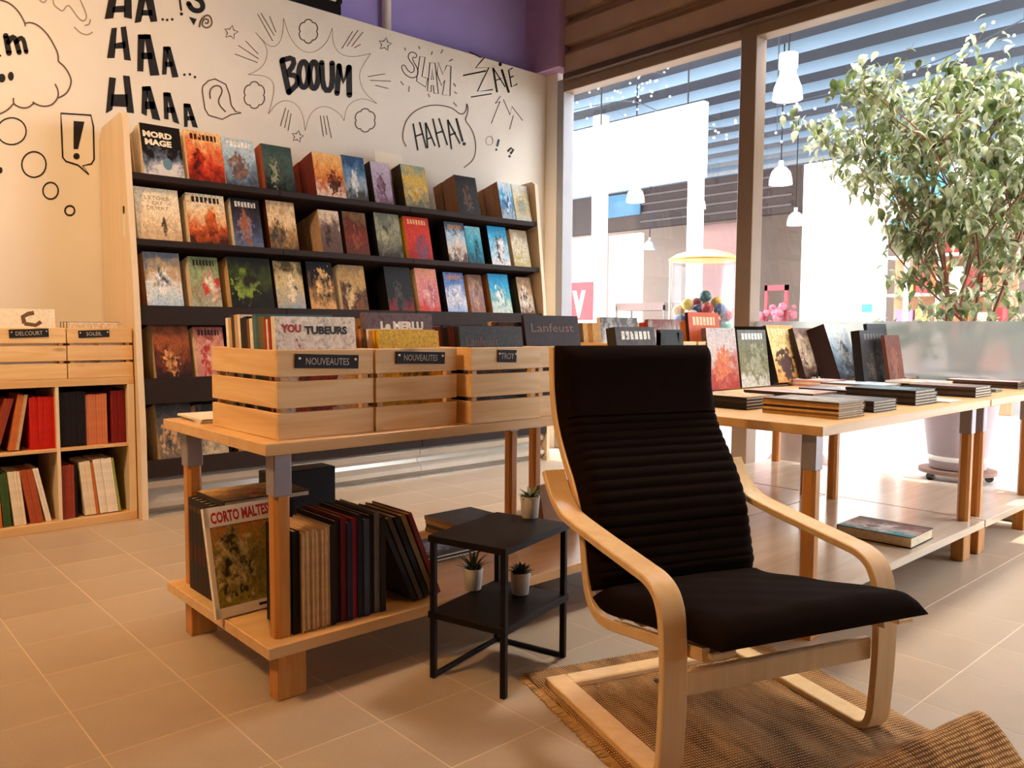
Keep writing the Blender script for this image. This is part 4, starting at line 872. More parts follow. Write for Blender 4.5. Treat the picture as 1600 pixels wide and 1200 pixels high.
# crates on the cube shelf
crA = crate('pine crate with a DELCOURT plaque on the cube shelf', (.775, CY + .005, .786), 0, .327, .42, .262)
crB = crate('pine crate with a SOLEIL plaque on the cube shelf beside the bookcase panel', (1.107, CY + .005, .786), 0, .32, .42, .262)
plaque(crA, .16, .235, .175, .042, 'DELCOURT', -.03); plaque(crB, .128, .232, .15, .038, 'SOLEIL', -.03, .5)
o = cover_book('cream poster album with a bent brown figure in the DELCOURT crate', .27, .012, .345, .795, CY + .03, .80, math.radians(4), 0, CRM, [(240, 220, 188), (238, 214, 178), (242, 224, 194), (242, 224, 194)])
mb = MB(); mb.tube([(.13, -.001, .27), (.125, -.001, .305), (.15, -.001, .32), (.175, -.001, .325)], .012, 6); mb.tube([(.13, -.001, .27), (.18, -.001, .262), (.205, -.001, .28)], .011, 6)
ob = mb.build('printed_figure', plain('figure_brown', (110, 74, 40)), o); ob.scale = (1, .06, 1)
for k in range(8): cover_book('cream and grey comics filed in the DELCOURT crate', .27, .02, .27, .795, CY + .05 + k * .024, .80, math.radians(4), 0, [CRM, GY, TN][k % 3], None, None, None, 'comics in the DELCOURT crate')
for k in range(9): cover_book('thin pale comics filed in the SOLEIL crate' if k else 'pale comic with a brown figure at the front of the SOLEIL crate', .26, .018, .275 + .003 * (k % 3), 1.13, CY + .032 + k * .021, .80, math.radians(4), 0, [CRM, WH_, GY][k % 3], [(190, 110, 60), (240, 214, 176), (240, 220, 190), (220, 190, 150)] if k == 0 else None, [(150, 90, 40), (226, 190, 150)] if k == 0 else None, None, 'comics in the SOLEIL crate')

# ================================================================== SIDE TABLE
pA = np.array([1.508, 1.700]); ang = math.atan2(.09, .328)
sdt = empty('side_table', (pA[0], pA[1], 0), ang, 'black metal two-tier side table with three potted succulents', 'side table')
LX, LY = .35, .255
for (x, y) in ((0, 0), (LX, 0), (0, LY), (LX, LY)):
    MB().cbox(x - .009, x + .009, y - .009, y + .009, 0, .438, .002).build('leg', M_BLACK, sdt)
for z in (.438, .205):
    tr = MB(); tr.cbox(-.012, LX + .012, -.012, LY + .012, z, z + .004, .001)
    for a in ((-.012, LX + .012, -.012, -.009), (-.012, LX + .012, LY + .009, LY + .012), (-.012, -.009, -.012, LY + .012), (LX + .009, LX + .012, -.012, LY + .012)): tr.box(a[0], a[1], a[2], a[3], z - .016, z + .001)
    tr.build('table_top' if z > .3 else 'lower_tray', M_BLACK, sdt)
MB().cbox(.009, LX - .009, LY - .007, LY + .007, 0, .014, .002).build('floor_bar', M_BLACK, sdt)
MB().cbox(LX - .007, LX + .007, .009, LY - .009, 0, .014, .002).build('floor_bar', M_BLACK, sdt)
M_POT = plain('white_pot', (226, 214, 200), .5, .03); M_SOIL = plain('soil', (40, 28, 20), .9, .3, 60.)
pot_me = MB().lathe([(.0225, 0), (.0235, .001), (.0285, .058), (.0285, .062), (.026, .062), (.0255, .052), (.001, .052)], n=28, closed=False).mesh('pot', M_POT, True)
soil_me = MB().lathe([(.001, .053), (.0255, .053)], n=20, closed=False).mesh('soil', M_SOIL)
def leafblade(L, w_, curl, thick=.004):
    mb = MB(); n = 6; vs = []; fs = []
    for i in range(n + 1):
        t = i / n; wd = w_ * (math.sin(math.pi * min(1, .18 + .82 * t)) ** .7 if t < 1 else 0) * (1 - t * .3); z = L * t * math.cos(curl * t); r = L * t * math.sin(curl * t)
        th = thick * (1 - t)
        vs += [(r, -wd / 2, z), (r + th, 0, z - th * .3), (r, wd / 2, z), (r - th * .6, 0, z + th * .2)]
    for i in range(n):
        for j in range(4): fs.append((i * 4 + j, i * 4 + (j + 1) % 4, (i + 1) * 4 + (j + 1) % 4, (i + 1) * 4 + j))
    return mb.add(vs, fs)
def succulent(label, loc, leaves, mat, L, w_, tilt_fn, curl):
    r = empty('potted_succulent', loc, rnd.uniform(0, 6), label, 'plant'); r.scale = (1.15,) * 3
    link('pot', pot_me, r); link('soil', soil_me, r)
    lm = leafblade(L, w_, curl).mesh('leaf', mat, True)
    for k in range(leaves):
        a, tl, s = tilt_fn(k)
        o = link('leaf', lm, r, (.006 * math.cos(a), .006 * math.sin(a), .053)); o.rotation_euler = Euler((0, tl, a)); o.scale = (s, s, s)
    return r
M_S1 = plain('succulent_green', (86, 96, 60), .5, .2, 40.); M_S2 = plain('succulent_dark', (44, 52, 36), .5, .2, 40.); M_S3 = plain('succulent_brown_green', (58, 56, 40), .5, .2, 40.)
q = pz(828, 808, .4435)
succulent('green rosette succulent in a white pot on top of the side table', (q[0], q[1], .4435), 22, M_S1, .045, .014, lambda k: (k * 2.4, .15 + .045 * k, 1.0 - .012 * k), .5)
q = pz(739, 920, .2105)
succulent('spiky aloe in a white pot on the lower tray of the side table', (q[0], q[1], .2105), 16, M_S2, .075, .011, lambda k: (k * 2.4, .08 + .055 * k, 1.0 - .02 * k), .35)
q = pz(813, 927, .2105)
succulent('round dark succulent in a white pot on the lower tray of the side table', (q[0], q[1], .2105), 26, M_S3, .036, .016, lambda k: (k * 2.4, .05 + .034 * k, 1.0), .45)

# ================================================================== RUG + ARMCHAIR
ca = math.radians(251); CO = Vector((1.652, 1.675, 0))
Mch = Matrix(((-math.sin(ca), math.cos(ca), 0, CO.x), (math.cos(ca), math.sin(ca), 0, CO.y), (0, 0, 1, 0), (0, 0, 0, 1)))
# local axes: u = (-sin, cos) , v = forward (cos, sin).  (u, v, z)
Mch = Matrix(((.9455, -.3256, 0, CO.x), (-.3256, -.9455, 0, CO.y), (0, 0, 1, 0), (0, 0, 0, 1)))
def rug_mat():
    m, nt, b = _base('jute', .9, .15)
    tc = N(nt, 'ShaderNodeTexCoord'); mp = N(nt, 'ShaderNodeMapping'); nt.links.new(tc.outputs['Object'], mp.inputs['Vector'])
    wv = N(nt, 'ShaderNodeTexWave', bands_direction='Y', i_Scale=30., i_Distortion=2., i_Detail=2.); wu = N(nt, 'ShaderNodeTexWave', bands_direction='X', i_Scale=40., i_Distortion=2.5, i_Detail=2.)
    for t in (wv, wu): nt.links.new(mp.outputs[0], t.inputs['Vector'])
    mu = N(nt, 'ShaderNodeMath', operation='MULTIPLY'); nt.links.new(wv.outputs['Fac'], mu.inputs[0]); nt.links.new(wu.outputs['Fac'], mu.inputs[1])
    no = N(nt, 'ShaderNodeTexNoise', i_Scale=9., i_Detail=5.); ms = N(nt, 'ShaderNodeMapping'); ms.inputs['Scale'].default_value = (2.0, .6, 1.)
    nt.links.new(tc.outputs['Object'], ms.inputs['Vector']); nt.links.new(ms.outputs[0], no.inputs['Vector'])
    a0 = N(nt, 'ShaderNodeMath', operation='MULTIPLY', i_1=.75); nt.links.new(no.outputs['Fac'], a0.inputs[0]); a = N(nt, 'ShaderNodeMath', operation='MULTIPLY_ADD', i_1=.85); nt.links.new(mu.outputs[0], a.inputs[0]); nt.links.new(a0.outputs[0], a.inputs[2])
    r = ramp(nt, [(.26, lin((92, 60, 34))), (.52, lin((176, 126, 76))), (.92, lin((234, 190, 130)))]); nt.links.new(a.outputs[0], r.inputs[0]); nt.links.new(r.outputs[0], b.inputs['Base Color'])
    bp = N(nt, 'ShaderNodeBump', i_Strength=.9, i_Distance=.006); nt.links.new(mu.outputs[0], bp.inputs['Height']); nt.links.new(bp.outputs[0], b.inputs['Normal'])
    return m
mb = MB(); nu, nv = 60, 130; vs = []
for j in range(nv + 1):
    v = -.085 + 1.30 * j / nv
    for i in range(nu + 1):
        s = i / nu; u = -.03 + .85 * s
        # fold near the front: ridge higher towards the right side
        vr = .79 + .03 * (1 - s)
        hgt = (.035 + .085 * s ** 1.3) * math.exp(-((v - vr) / (.07 if v < vr else .12)) ** 2)
        uu = u + (.10 * s * max(0, v - .5)) * 0 + .01 * math.sin(v * 5)
        vs.append((uu, v, .006 + hgt + .0012 * math.sin(u * 40) * math.sin(v * 31)))
fs = [(j * (nu + 1) + i, j * (nu + 1) + i + 1, (j + 1) * (nu + 1) + i + 1, (j + 1) * (nu + 1) + i) for j in range(nv) for i in range(nu)]
mb.add(vs, fs)
rug = mb.build('jute_rug', rug_mat(), smooth=True)
rug.matrix_world = Mch
so = rug.modifiers.new('thick', 'SOLIDIFY'); so.thickness = .005; so.offset = 1 if False else -1
tag(rug, 'woven jute rug under the armchair with its front edge rumpled up', 'rug')
# fringe edge along the left and rear sides
mb = MB(); r2 = random.Random(3)
for k in range(150):
    v = -.085 + 1.2 * k / 150
    mb.tube([(-.028 + .01 * math.sin(v * 5), v, .006), (-.044 - r2.random() * .008, v + r2.uniform(-.004, .004), .003)], .0028, 5)
for k in range(120):
    u = -.03 + .85 * k / 120; mb.tube([(u, -.083, .006), (u + r2.uniform(-.004, .004), -.098 - r2.random() * .008, .003)], .0028, 5)
fg = mb.build('edge_fringe', plain('jute_fringe', (206, 164, 108), .9, .15, 80.), rug); tag(fg, kind='stuff')

ZR = .0075
ach = empty('armchair', (0, 0, 0), label='black cushioned armchair with bent birch frame standing on the jute rug', cat='armchair'); ach.matrix_world = Mch @ Matrix.Translation((0, 0, ZR))
def spline(pts, n=8):
    P = [Vector(p) for p in pts]; out = []
    for i in range(len(P) - 1):
        p0 = P[max(i - 1, 0)]; p1 = P[i]; p2 = P[i + 1]; p3 = P[min(i + 2, len(P) - 1)]
        for k in range(n):
            t = k / n
            out.append(.5 * ((2 * p1) + (-p0 + p2) * t + (2 * p0 - 5 * p1 + 4 * p2 - p3) * t * t + (-p0 + 3 * p1 - 3 * p2 + p3) * t ** 3))
    out.append(P[-1]); return out
def bent(pts, u0, u1, th, name, mat, n=6, parent=ach):
    """bent lamella: outer profile in (v, z), thickness th inwards, from u0 to u1"""
    P = spline([(a, b) for a, b in pts], n); mb = MB(); vs = []; k = len(P); c = .003
    for i, p in enumerate(P):
        t = (P[min(i + 1, k - 1)] - P[max(i - 1, 0)]).normalized(); nn = Vector((-t.y, t.x))
        q = p - nn * th if True else p
        o_, i_ = p, q
        vs += [(u0 + c, o_.x, o_.y), (u1 - c, o_.x, o_.y), (u1, *(o_ - nn * c)), (u1, *(i_ + nn * c)), (u1 - c, i_.x, i_.y), (u0 + c, i_.x, i_.y), (u0, *(i_ + nn * c)), (u0, *(o_ - nn * c))]
    fs = [(i * 8 + j, i * 8 + (j + 1) % 8, (i + 1) * 8 + (j + 1) % 8, (i + 1) * 8 + j) for i in range(k - 1) for j in range(8)]
    fs += [tuple(range(8)), tuple(range((k - 1) * 8, k * 8))]
    mb.add(vs, fs)
    return mb.build(name, mat, parent, smooth=True)
armp = [(-.022, .64), (.0, .608), (.03, .574), (.07, .547), (.12, .532), (.285, .510), (.46, .490), (.53, .480), (.573, .458), (.597, .422), (.608, .375), (.614, .30), (.614, .20), (.607, .09), (.602, .05), (.588, .018), (.56, .002), (.52, .0), (.3, .0), (.0, .0)]
W_ = .72; BW = .068
for u0 in (0., W_ - BW): bent(armp, u0, u0 + BW, .021, 'side_frame', M_CHAIR, 5)
# seat/back rails (bent S shape)
railp = [(-.125, 1.0), (-.122, .92), (-.112, .84), (-.085, .76), (-.035, .68), (.02, .61), (.065, .53), (.092, .44), (.108, .36), (.125, .308), (.162, .272), (.22, .266), (.35, .288), (.476, .31), (.60, .333), (.655, .343)]
for u0 in (.074, W_ - .074 - .022): bent([(a, b) for a, b in railp], u0, u0 + .022, .03, 'seat_rail', M_CHAIR, 5)
# rear floor bar, front stretcher, slats
def bar(u0, u1, v0, v1, z0, z1, name, c=.004, mat=M_CHAIR, rot=0.): return MB().cbox(u0, u1, v0, v1, z0, z1, c).build(name, mat, ach)
bar(.0 + BW * .98, W_ - BW * .98, -.002, .058, .0, .021, 'floor_bar')
bar(BW, W_ - BW, .575, .597, .206, .264, 'front_stretcher')
bar(BW, W_ - BW, .0, .02, .59, .64, 'back_stretcher') if False else None
for k, (v, z) in enumerate([(.24, .272), (.34, .288), (.44, .305), (.53, .320)]):
    bar(.098, W_ - .098, v - .025, v + .025, z - .002, z + .009, 'seat_slat')
MB().cbox(.09, .16, .565, .67, .318, .335, .003).build('corner_block', M_CHAIR, ach)
MB().cbox(W_ - .05, W_ + .004, .60, .66, .315, .33, .003).build('corner_block', M_CHAIR, ach)
for (v, z) in [(-.10, .93), (-.085, .84), (-.04, .73), (.02, .64)]:
    o = MB().cbox(.09, W_ - .09, -.006, .006, -.025, .025, .003).build('back_slat', M_CHAIR, ach, (0, v - .012, z), (-.35, 0, 0))
for u in (-.002, W_ + .002): MB().sphere((u, .612 - .02, .258), .007, 10, 6).build('frame_bolt', plain('bolt', (120, 112, 104), .35, .05, 20., .5, .8), ach)
# cushion: one continuous padded surface following the rails
def cushion_mat():
    m, nt, b = _base('black_cotton', .9, .03)
    b.inputs['Base Color'].default_value = (*lin((16, 10, 8)), 1)
    tc = N(nt, 'ShaderNodeTexCoord'); no = N(nt, 'ShaderNodeTexNoise', i_Scale=420., i_Detail=2.); nt.links.new(tc.outputs['Object'], no.inputs['Vector'])
    r = ramp(nt, [(.3, lin((20, 12, 8))), (.7, lin((32, 20, 14)))]); nt.links.new(no.outputs['Fac'], r.inputs[0]); nt.links.new(r.outputs[0], b.inputs['Base Color'])
    bp = N(nt, 'ShaderNodeBump', i_Strength=.25, i_Distance=.001); nt.links.new(no.outputs['Fac'], bp.inputs['Height']); nt.links.new(bp.outputs[0], b.inputs['Normal'])
    try: b.inputs['Sheen Weight'].default_value = .0; b.inputs['Sheen Roughness'].default_value = .5
    except KeyError: pass
    return m
M_CUSH = cushion_mat()
def cushion(profile, u0f, thick, ribs, name, n=10):
    """profile: list of (v,z) on the underside from one end to the other; padded on the +normal side"""
    P = spline(profile, n); k = len(P); L = [0.]
    for i in range(1, k): L.append(L[-1] + (P[i] - P[i - 1]).length)
    nu = 44; mb = MB(); top = []; bot = []
    for i, p in enumerate(P):
        t = (P[min(i + 1, k - 1)] - P[max(i - 1, 0)]).normalized(); nn = Vector((-t.y, t.x))
        s = L[i] / L[-1]; a, b_ = u0f(s)
        endf = min(1, (L[i] + .001) / .05, (L[-1] - L[i] + .001) / .05); endf = math.sqrt(max(0, 1 - (1 - endf) ** 2))
        rt, rb = [], []
        for j in range(nu + 1):
            q = j / nu; u = a + (b_ - a) * q
            ed = min(1, min(q, 1 - q) * (b_ - a) / .05 + .004); ed = math.sqrt(max(0, 1 - (1 - ed) ** 2))
            h = thick * (.08 + .92 * ed) * (.1 + .9 * endf)
            h += ribs(L[i], q) * ed
            rt.append((u, p.x + nn.x * h, p.y + nn.y * h)); rb.append((u, p.x, p.y))
        top.append(rt); bot.append(rb)
    vs = [v for r in top for v in r] + [v for r in bot for v in r]; W = nu + 1; off = k * W
    fs = []
    for i in range(k - 1):
        for j in range(nu):
            a0 = i * W + j
            fs.append((a0, a0 + 1, a0 + W + 1, a0 + W)); fs.append((off + a0, off + a0 + W, off + a0 + W + 1, off + a0 + 1))
        fs.append((i * W, (i + 1) * W, off + (i + 1) * W, off + i * W)); fs.append((i * W + nu, off + i * W + nu, off + (i + 1) * W + nu, (i + 1) * W + nu))
    for j in range(nu):
        fs.append((j, off + j, off + j + 1, j + 1)); e = (k - 1) * W; fs.append((e + j, e + j + 1, off + e + j + 1, off + e + j))
    mb.add(vs, fs); return mb.build(name, M_CUSH, ach, smooth=True)
backp = [(-.120, 1.005), (-.118, .92), (-.108, .84), (-.081, .76), (-.031, .68), (.024, .61), (.069, .53), (.096, .44), (.114, .365), (.135, .315)]
def ribs_b(s, q):
    if s < .24: return .003 * math.sin(q * 31 + s * 50) * .4
    ph = (s - .24) / .031
    return -.0085 * (1 - abs(math.sin(math.pi * ph)) ** .55) + .001 * math.sin(q * 17 + ph)
cushion(backp, lambda s: (.078, W_ - .078), .062, ribs_b, 'back_cushion', 26)
seatp = [(.145, .30), (.19, .283), (.25, .284), (.35, .303), (.476, .325), (.60, .347), (.69, .362), (.745, .372)]
cushion(seatp, lambda s: (.076 - .045 * max(0, s - .6), W_ - .076 + .06 * max(0, s - .55)), .058, lambda s, q: .008 * math.sin(math.pi * q) + .0015 * math.sin(q * 23) * math.sin(s * 30), 'seat_cushion', 8)

# ================================================================== OUTSIDE THE WINDOW
fo = struct(MB().box(XW + .14, 26, -10, 24, -.12, -.004).build('floor_gallery', plain('gallery_floor', (190, 182, 172), .45, .04, 2.)))
def wp(x, y, X): q = px(x, y, X); return float(q[1]), float(q[2])
def panel_px(name, x0, x1, y0, y1, X, th, mat, parent=None, label=None, cat=None, group=None, to_floor=False):
    """upright board facing the window on plane X whose extents come from photo pixels at its centre line"""
    ya, _ = wp(x0, (y0 + y1) / 2, X); yb, _ = wp(x1, (y0 + y1) / 2, X); xm = (x0 + x1) / 2
    _, zt = wp(xm, y0, X); _, zb = wp(xm, y1, X)
    if to_floor: zb = 0
    lo, hi = min(ya, yb), max(ya, yb)
    o = MB().cbox(0, th, 0, hi - lo, 0, zt - zb, min(.01, th * .2)).build(name, mat, parent, (X, lo, zb) if parent is None else (X - parent.location.x, lo - parent.location.y, zb - parent.location.z))
    return tag(o, label, cat, group)
# corrugated roof of the gallery: ribs run along y
M_RIB = plain('roof_rib', (116, 140, 160), .5, .04, 3.); M_RIB_SHADE = plain('roof_rib_shade', (38, 46, 58), .6, .08, 3.)  # shade put into colour: dark rib undersides and deck against pale rib sides
ZC = 5.6
roof = struct(MB().box(10.2, 26, -10, 24, ZC + .26, ZC + .34).build('ceiling_gallery', M_RIB_SHADE))
rbm_ = MB().prism([(-.3, .26), (-.22, 0.), (.3, 0.), (.3, .26)], -10, 24, 'y'); rbm_.mi = [0, 0, 0, 1, 1, 1]
rb_me = rbm_.mesh('roof_rib', [M_RIB, M_RIB_SHADE], recalc=False)
for k in range(13): link('roof_rib', rb_me, roof, (10.7 + k * 1.12, 0, ZC))
M_BRIGHT = plain('bright_white', (246, 240, 228), .6, .01)
M_DK = plain('unlit_ceiling', (58, 44, 41), .7, .08)  # the far ceiling lies unlit; its darkness is put into this brown
sg = panel_px('hanging_sign', 890, 1098, 182, 292, 9.4, .12, M_BRIGHT, None, 'large blank white sign board hanging in the gallery outside the window', 'sign')
for yv in (.3, 1.9): MB().tube([(.06, yv, 1.0), (.06, yv, ZC + .3 - sg.location.z)], .012, 6).build('hanging_cable', M_BLACK, sg)
# far shop: slatted ceiling band coloured dark for its shade, beige and pink walls
far = struct(panel_px('wall_far', 700, 1700, 330, 520, 22, .2, plain('far_wall', (146, 126, 112), .8, .05, .5), to_floor=True))
struct(panel_px('wall_far_pink', 1088, 1180, 348, 500, 20, .2, plain('pink_wall', (176, 138, 130), .8, .04), to_floor=True))
dk = struct(panel_px('wall_far_upper', 890, 1250, 285, 350, 19, .2, M_DK))
for k in range(4):
    y_, z_ = wp(1050, 300 + k * 14, 18.9); MB().box(-.06, -.001, .2, 5, z_ - dk.location.z, z_ - dk.location.z + .05).build('ceiling_slat', plain('slat_grey', (96, 84, 80), .6), dk)
panel_px('blue_panel', 948, 1000, 303, 338, 18.88, .06, plain('blue_board', (70, 120, 150), .6, .2, 2.), dk)
for (a, b_) in ((924, 938), (1073, 1088)):
    panel_px('gallery_column', a, b_, 180, 500, 13, .25, M_BRIGHT, None, 'slim white column standing in the gallery', 'column', 'slim gallery columns', True)
panel_px('white_partition', 884, 930, 372, 500, 12.2, .1, M_BRIGHT, None, 'white partition with a red poster across the gallery', 'partition', None, True)
po = panel_px('red_poster', 884, 926, 441, 500, 12.178, .02, plain('poster_red', (150, 40, 46), .6, .05), None, 'red poster with a big white letter on the white partition', 'poster')
dd = po.dimensions; me = text_mesh('V', M_BRIGHT, .36, .55, bold=.06); link('letter', me, po, (-.004, dd[1] * .5, dd[2] * .42), (0, 0, -math.pi / 2))
panel_px('white_screen', 951, 1002, 366, 436, 15, .1, M_BRIGHT, None, 'blank white screen standing on the far shop front', 'screen', None, True)
panel_px('white_pillar', 1252, 1350, 250, 520, 8.6, .6, M_BRIGHT, None, 'wide white pillar behind the ficus tree', 'pillar', None, True)
ts = panel_px('teal_sign', 1352, 1482, 232, 312, 10.5, .1, plain('teal_board', (56, 130, 146), .5, .06, 2.), None, 'teal sign board behind the ficus crown', 'sign')
for yv in (.05, 1.0): MB().box(.03, .07, yv, yv + .05, -ts.location.z, .02).build('post', M_BRIGHT, ts)
ts = panel_px('teal_sign', 1352, 1440, 338, 362, 10.5, .1, plain('teal_board2', (76, 130, 136), .5, .06, 2.), None, 'narrow teal board under the larger teal sign', 'sign')
for yv in (.15, .6): MB().box(.03, .07, yv, yv + .05, -ts.location.z, .02).build('post', M_BRIGHT, ts)
panel_px('white_fascia', 1345, 1600, 314, 336, 10.38, .1, M_BRIGHT, None, 'white fascia between the two teal boards', 'fascia')
panel_px('blue_notice', 1346, 1362, 475, 488, 8.55, .02, plain('notice_blue', (60, 130, 170), .5), None, 'small blue notice on the wide white pillar', 'notice')
# orange shop rack behind the ficus
rk = empty('shop_rack', (11, float(wp(1480, 450, 11)[0]), 0), label='shop rack of orange and pink goods behind the ficus trunk', cat='rack')
yl, _ = wp(1380, 450, 11); yr, _ = wp(1575, 450, 11); y0_, y1_ = min(yl, yr), max(yl, yr); cy = float(wp(1480, 450, 11)[0])
MB().box(.35, .4, y0_ - cy, y1_ - cy, 0, 2.5).build('rack_back', plain('rack_back', (180, 136, 100), .7), rk)
for z in (.5, 1.0, 1.5, 2.0): MB().box(0, .35, y0_ - cy, y1_ - cy, z, z + .03).build('rack_shelf', M_BRIGHT, rk)
gc = [(190, 96, 50), (160, 56, 56), (200, 150, 84), (150, 120, 150), (190, 110, 76), (140, 36, 36), (206, 180, 146)]
gi = 0
for z in (.53, 1.03, 1.53, 2.03):
    y = y0_ + .06
    while y < y1_ - .25:
        ww = rnd.uniform(.14, .26); c = gc[gi % 7]; gi += 1
        g = MB().cbox(0, .25, 0, ww, 0, rnd.uniform(.2, .4), .01).build('goods_box', plain('goods_%d_%d_%d' % c, c, .6), None, (11.05, y, z))
        tag(g, '%s goods box on the shop rack behind the ficus' % ['orange', 'rose', 'yellow', 'lilac', 'peach', 'red', 'cream'][(gi - 1) % 7], 'box', 'goods boxes on the shop rack'); y += ww + .03
# grey display rack seen low through the left pane
gr = empty('display_trolley', (12.6, float(wp(1000, 470, 12.6)[0]), 0), label='grey wire display trolley loaded with pale goods across the gallery', cat='trolley')
ya, yb = [float(wp(v, 470, 12.6)[0]) for v in (962, 1038)]; lo, hi = min(ya, yb) - gr.location.y, max(ya, yb) - gr.location.y
MB().box(0, .5, lo, hi, .45, .5).build('tray', plain('grey_metal', (104, 98, 96), .5), gr)
for yv in (lo, hi - .03):
    for xv in (0, .47): MB().box(xv, xv + .03, yv, yv + .03, 0, 1.5).build('post', plain('grey_metal', (104, 98, 96), .5), gr)
MB().box(0, .5, lo, hi, 1.4, 1.55).build('canopy', plain('grey_brown', (110, 88, 80), .6), gr)
for k in range(7):
    tag(MB().sphere((0, 0, 0), rnd.uniform(.05, .075), 10, 7).build('pale_goods', plain('goods_p%d' % (k % 3), [(150, 140, 128), (120, 96, 80), (176, 168, 158)][k % 3], .6), None, (12.8, gr.location.y + lo + .15 + k * (hi - lo - .3) / 6, .58), smooth=True), 'pale round parcel on the display trolley', 'parcel', 'parcels on the trolley')
# red stool frame
rs = empty('red_stall', (9.5, float(wp(1212, 460, 9.5)[0]), 0), label='red framed stall with flowers beside the white pillar', cat='stall')
for (a, b_) in ((-.16, -.12), (.12, .16)): MB().box(0, .04, a, b_, 0, 1.62).build('post', plain('stall_red', (130, 44, 50), .6), rs)
MB().box(0, .04, -.16, .16, 1.55, 1.62).build('crossbar', plain('stall_red', (130, 44, 50), .6), rs)
fm = MB(); rf = random.Random(5)
for k in range(40): fm.sphere((rf.uniform(-.1, .2), rf.uniform(-.22, .22), rf.uniform(.95, 1.35)), rf.uniform(.03, .06), 6, 4)
tag(fm.build('flowers', plain('flower_pink', (160, 84, 96), .7, .4, 12.), rs), kind='stuff'); MB().cbox(-.1, .22, -.22, .22, 0, 1.0, .02).build('tub', plain('tub', (226, 214, 206), .6), rs)

# pendant lamps
M_LAMP = emis('lamp_glow', (255, 240, 215), 2.5); M_SHADE = plain('lamp_shade', (240, 238, 232), .4)
def pendant(x, y, X, dia, style=0):
    q = px(x, y, X); r = empty('pendant_lamp', (float(q[0]), float(q[1]), float(q[2])), label='white bell shaped pendant lamp hanging in the gallery' if not style else 'large white factory pendant lamp beside the mullion', cat='lamp', group='gallery pendant lamps' if not style else None)
    R = dia / 2
    MB().lathe([(R, -R * .75), (R * .97, -.3 * R), (R * .8, .35 * R), (R * .45, .75 * R), (R * .2, .85 * R), (R * .2, 1.3 * R)] if not style else [(R, -R), (R * .9, -.2 * R), (R * .55, .7 * R), (R * .5, 1.0 * R), (R * .62, 1.05 * R), (R * .62, 2. * R), (.3 * R, 2.1 * R)], n=24, closed=False).build('shade', M_SHADE, r, smooth=True)
    MB().lathe([(.001, -R * .62), (R * .93, -R * .62)], n=20, closed=False).build('diffuser', M_LAMP, r)
    MB().tube([(0, 0, R), (0, 0, max(.3, ZC + .26 - float(q[2])))], .012, 6).build('cable', M_BLACK, r)
for a in [(993, 305, 12.5, .36), (1220, 275, 12.5, .38), (1092, 318, 16, .33), (1015, 383, 20, .36), (1243, 342, 17, .38)]: pendant(*a)
pendant(1231, 132, 10.8, .42, 1)
# fairy lights
M_WIRE = plain('wire_dark', (50, 54, 60), .6)
for gi_, pts in enumerate([[(884, 175), (930, 165), (985, 158), (1040, 178), (1110, 200), (1172, 190)], [(900, 130), (960, 120), (1000, 112), (1040, 115)], [(1214, 165), (1280, 150), (1340, 138), (1400, 120), (1500, 80), (1600, 30)], [(1214, 205), (1290, 192), (1350, 180), (1420, 160), (1600, 100)]]):
    P = [Vector(px(x, y, 11.2)) for x, y in pts]; P = spline(P, 8)
    g = empty('fairy_lights', tuple(P[0]), label=['string of fairy lights in front of the white sign', 'short tangle of fairy lights above the white sign', 'string of fairy lights above the ficus crown', 'lower string of fairy lights running into the ficus crown'][gi_], cat='lights')
    MB().tube([p - P[0] for p in P], .009, 5).build('wire', M_WIRE, g)
    for p in (P[0], P[-1]): MB().tube([p - P[0], Vector((p.x, p.y, ZC + .3)) - P[0]], .006, 5).build('hanger', M_WIRE, g)
    bm_ = MB(); rr = random.Random(gi_)
    for k in range(26 if gi_ != 1 else 70):
        p = P[rr.randrange(len(P))] - P[0] + Vector((rr.uniform(-.1, .1), rr.uniform(-.12, .12), rr.uniform(-.25, .12) * (1 if gi_ != 1 else 1.8))); bm_.sphere(p, .02, 6, 4)
    tag(bm_.build('bulbs', M_SHADE, g), kind='stuff')
# ball machine outside the left pane
bx_ = 6.3; q = px(1098, 480, bx_); ballm = empty('ball_machine', (bx_, float(q[1]), 0), label='capsule ball vending machine with a pale yellow domed lid outside the window', cat='vending machine')
zb_ = 1.15; R = .29; ztop = float(px(1098, 408, bx_)[2])
MB().lathe([(.2, 0), (.2, .05), (.12, .1), (.12, .6), (.24, .85), (R + .01, .95), (R + .01, 1.0)], n=28).build('pedestal', plain('machine_red', (176, 60, 50), .4), ballm, smooth=True)
MB().lathe([(R, 1.0), (R, ztop)], n=36, closed=False).build('glass_drum', M_GL, ballm, smooth=True)
MB().lathe([(R + .02, ztop - .0), (R + .03, ztop + .015), (R * .85, ztop + .06), (R * .4, ztop + .095), (.001, ztop + .1)], n=36, closed=True).build('lid', plain('lid_yellow', (206, 166, 70), .4), ballm, smooth=True)
va = math.atan2(-float(q[1]), -bx_) + math.pi / 2
for a in (va, va + math.pi): MB().tube([((R + .004) * math.cos(a), (R + .004) * math.sin(a), .98), ((R + .004) * math.cos(a), (R + .004) * math.sin(a), ztop + .01)], .014, 8).build('drum_edge_glint', M_WHITE, ballm)  # added white tubes imitate the bright edges of the glass drum
cols = [(186, 160, 66), (140, 30, 26), (36, 48, 84), (70, 124, 88), (190, 150, 50), (26, 84, 80), (160, 96, 108), (180, 176, 166)]
cn = ['yellow', 'red', 'navy', 'mint', 'golden', 'teal', 'pink', 'white']
rbm = random.Random(11); placed = []; sph = {}
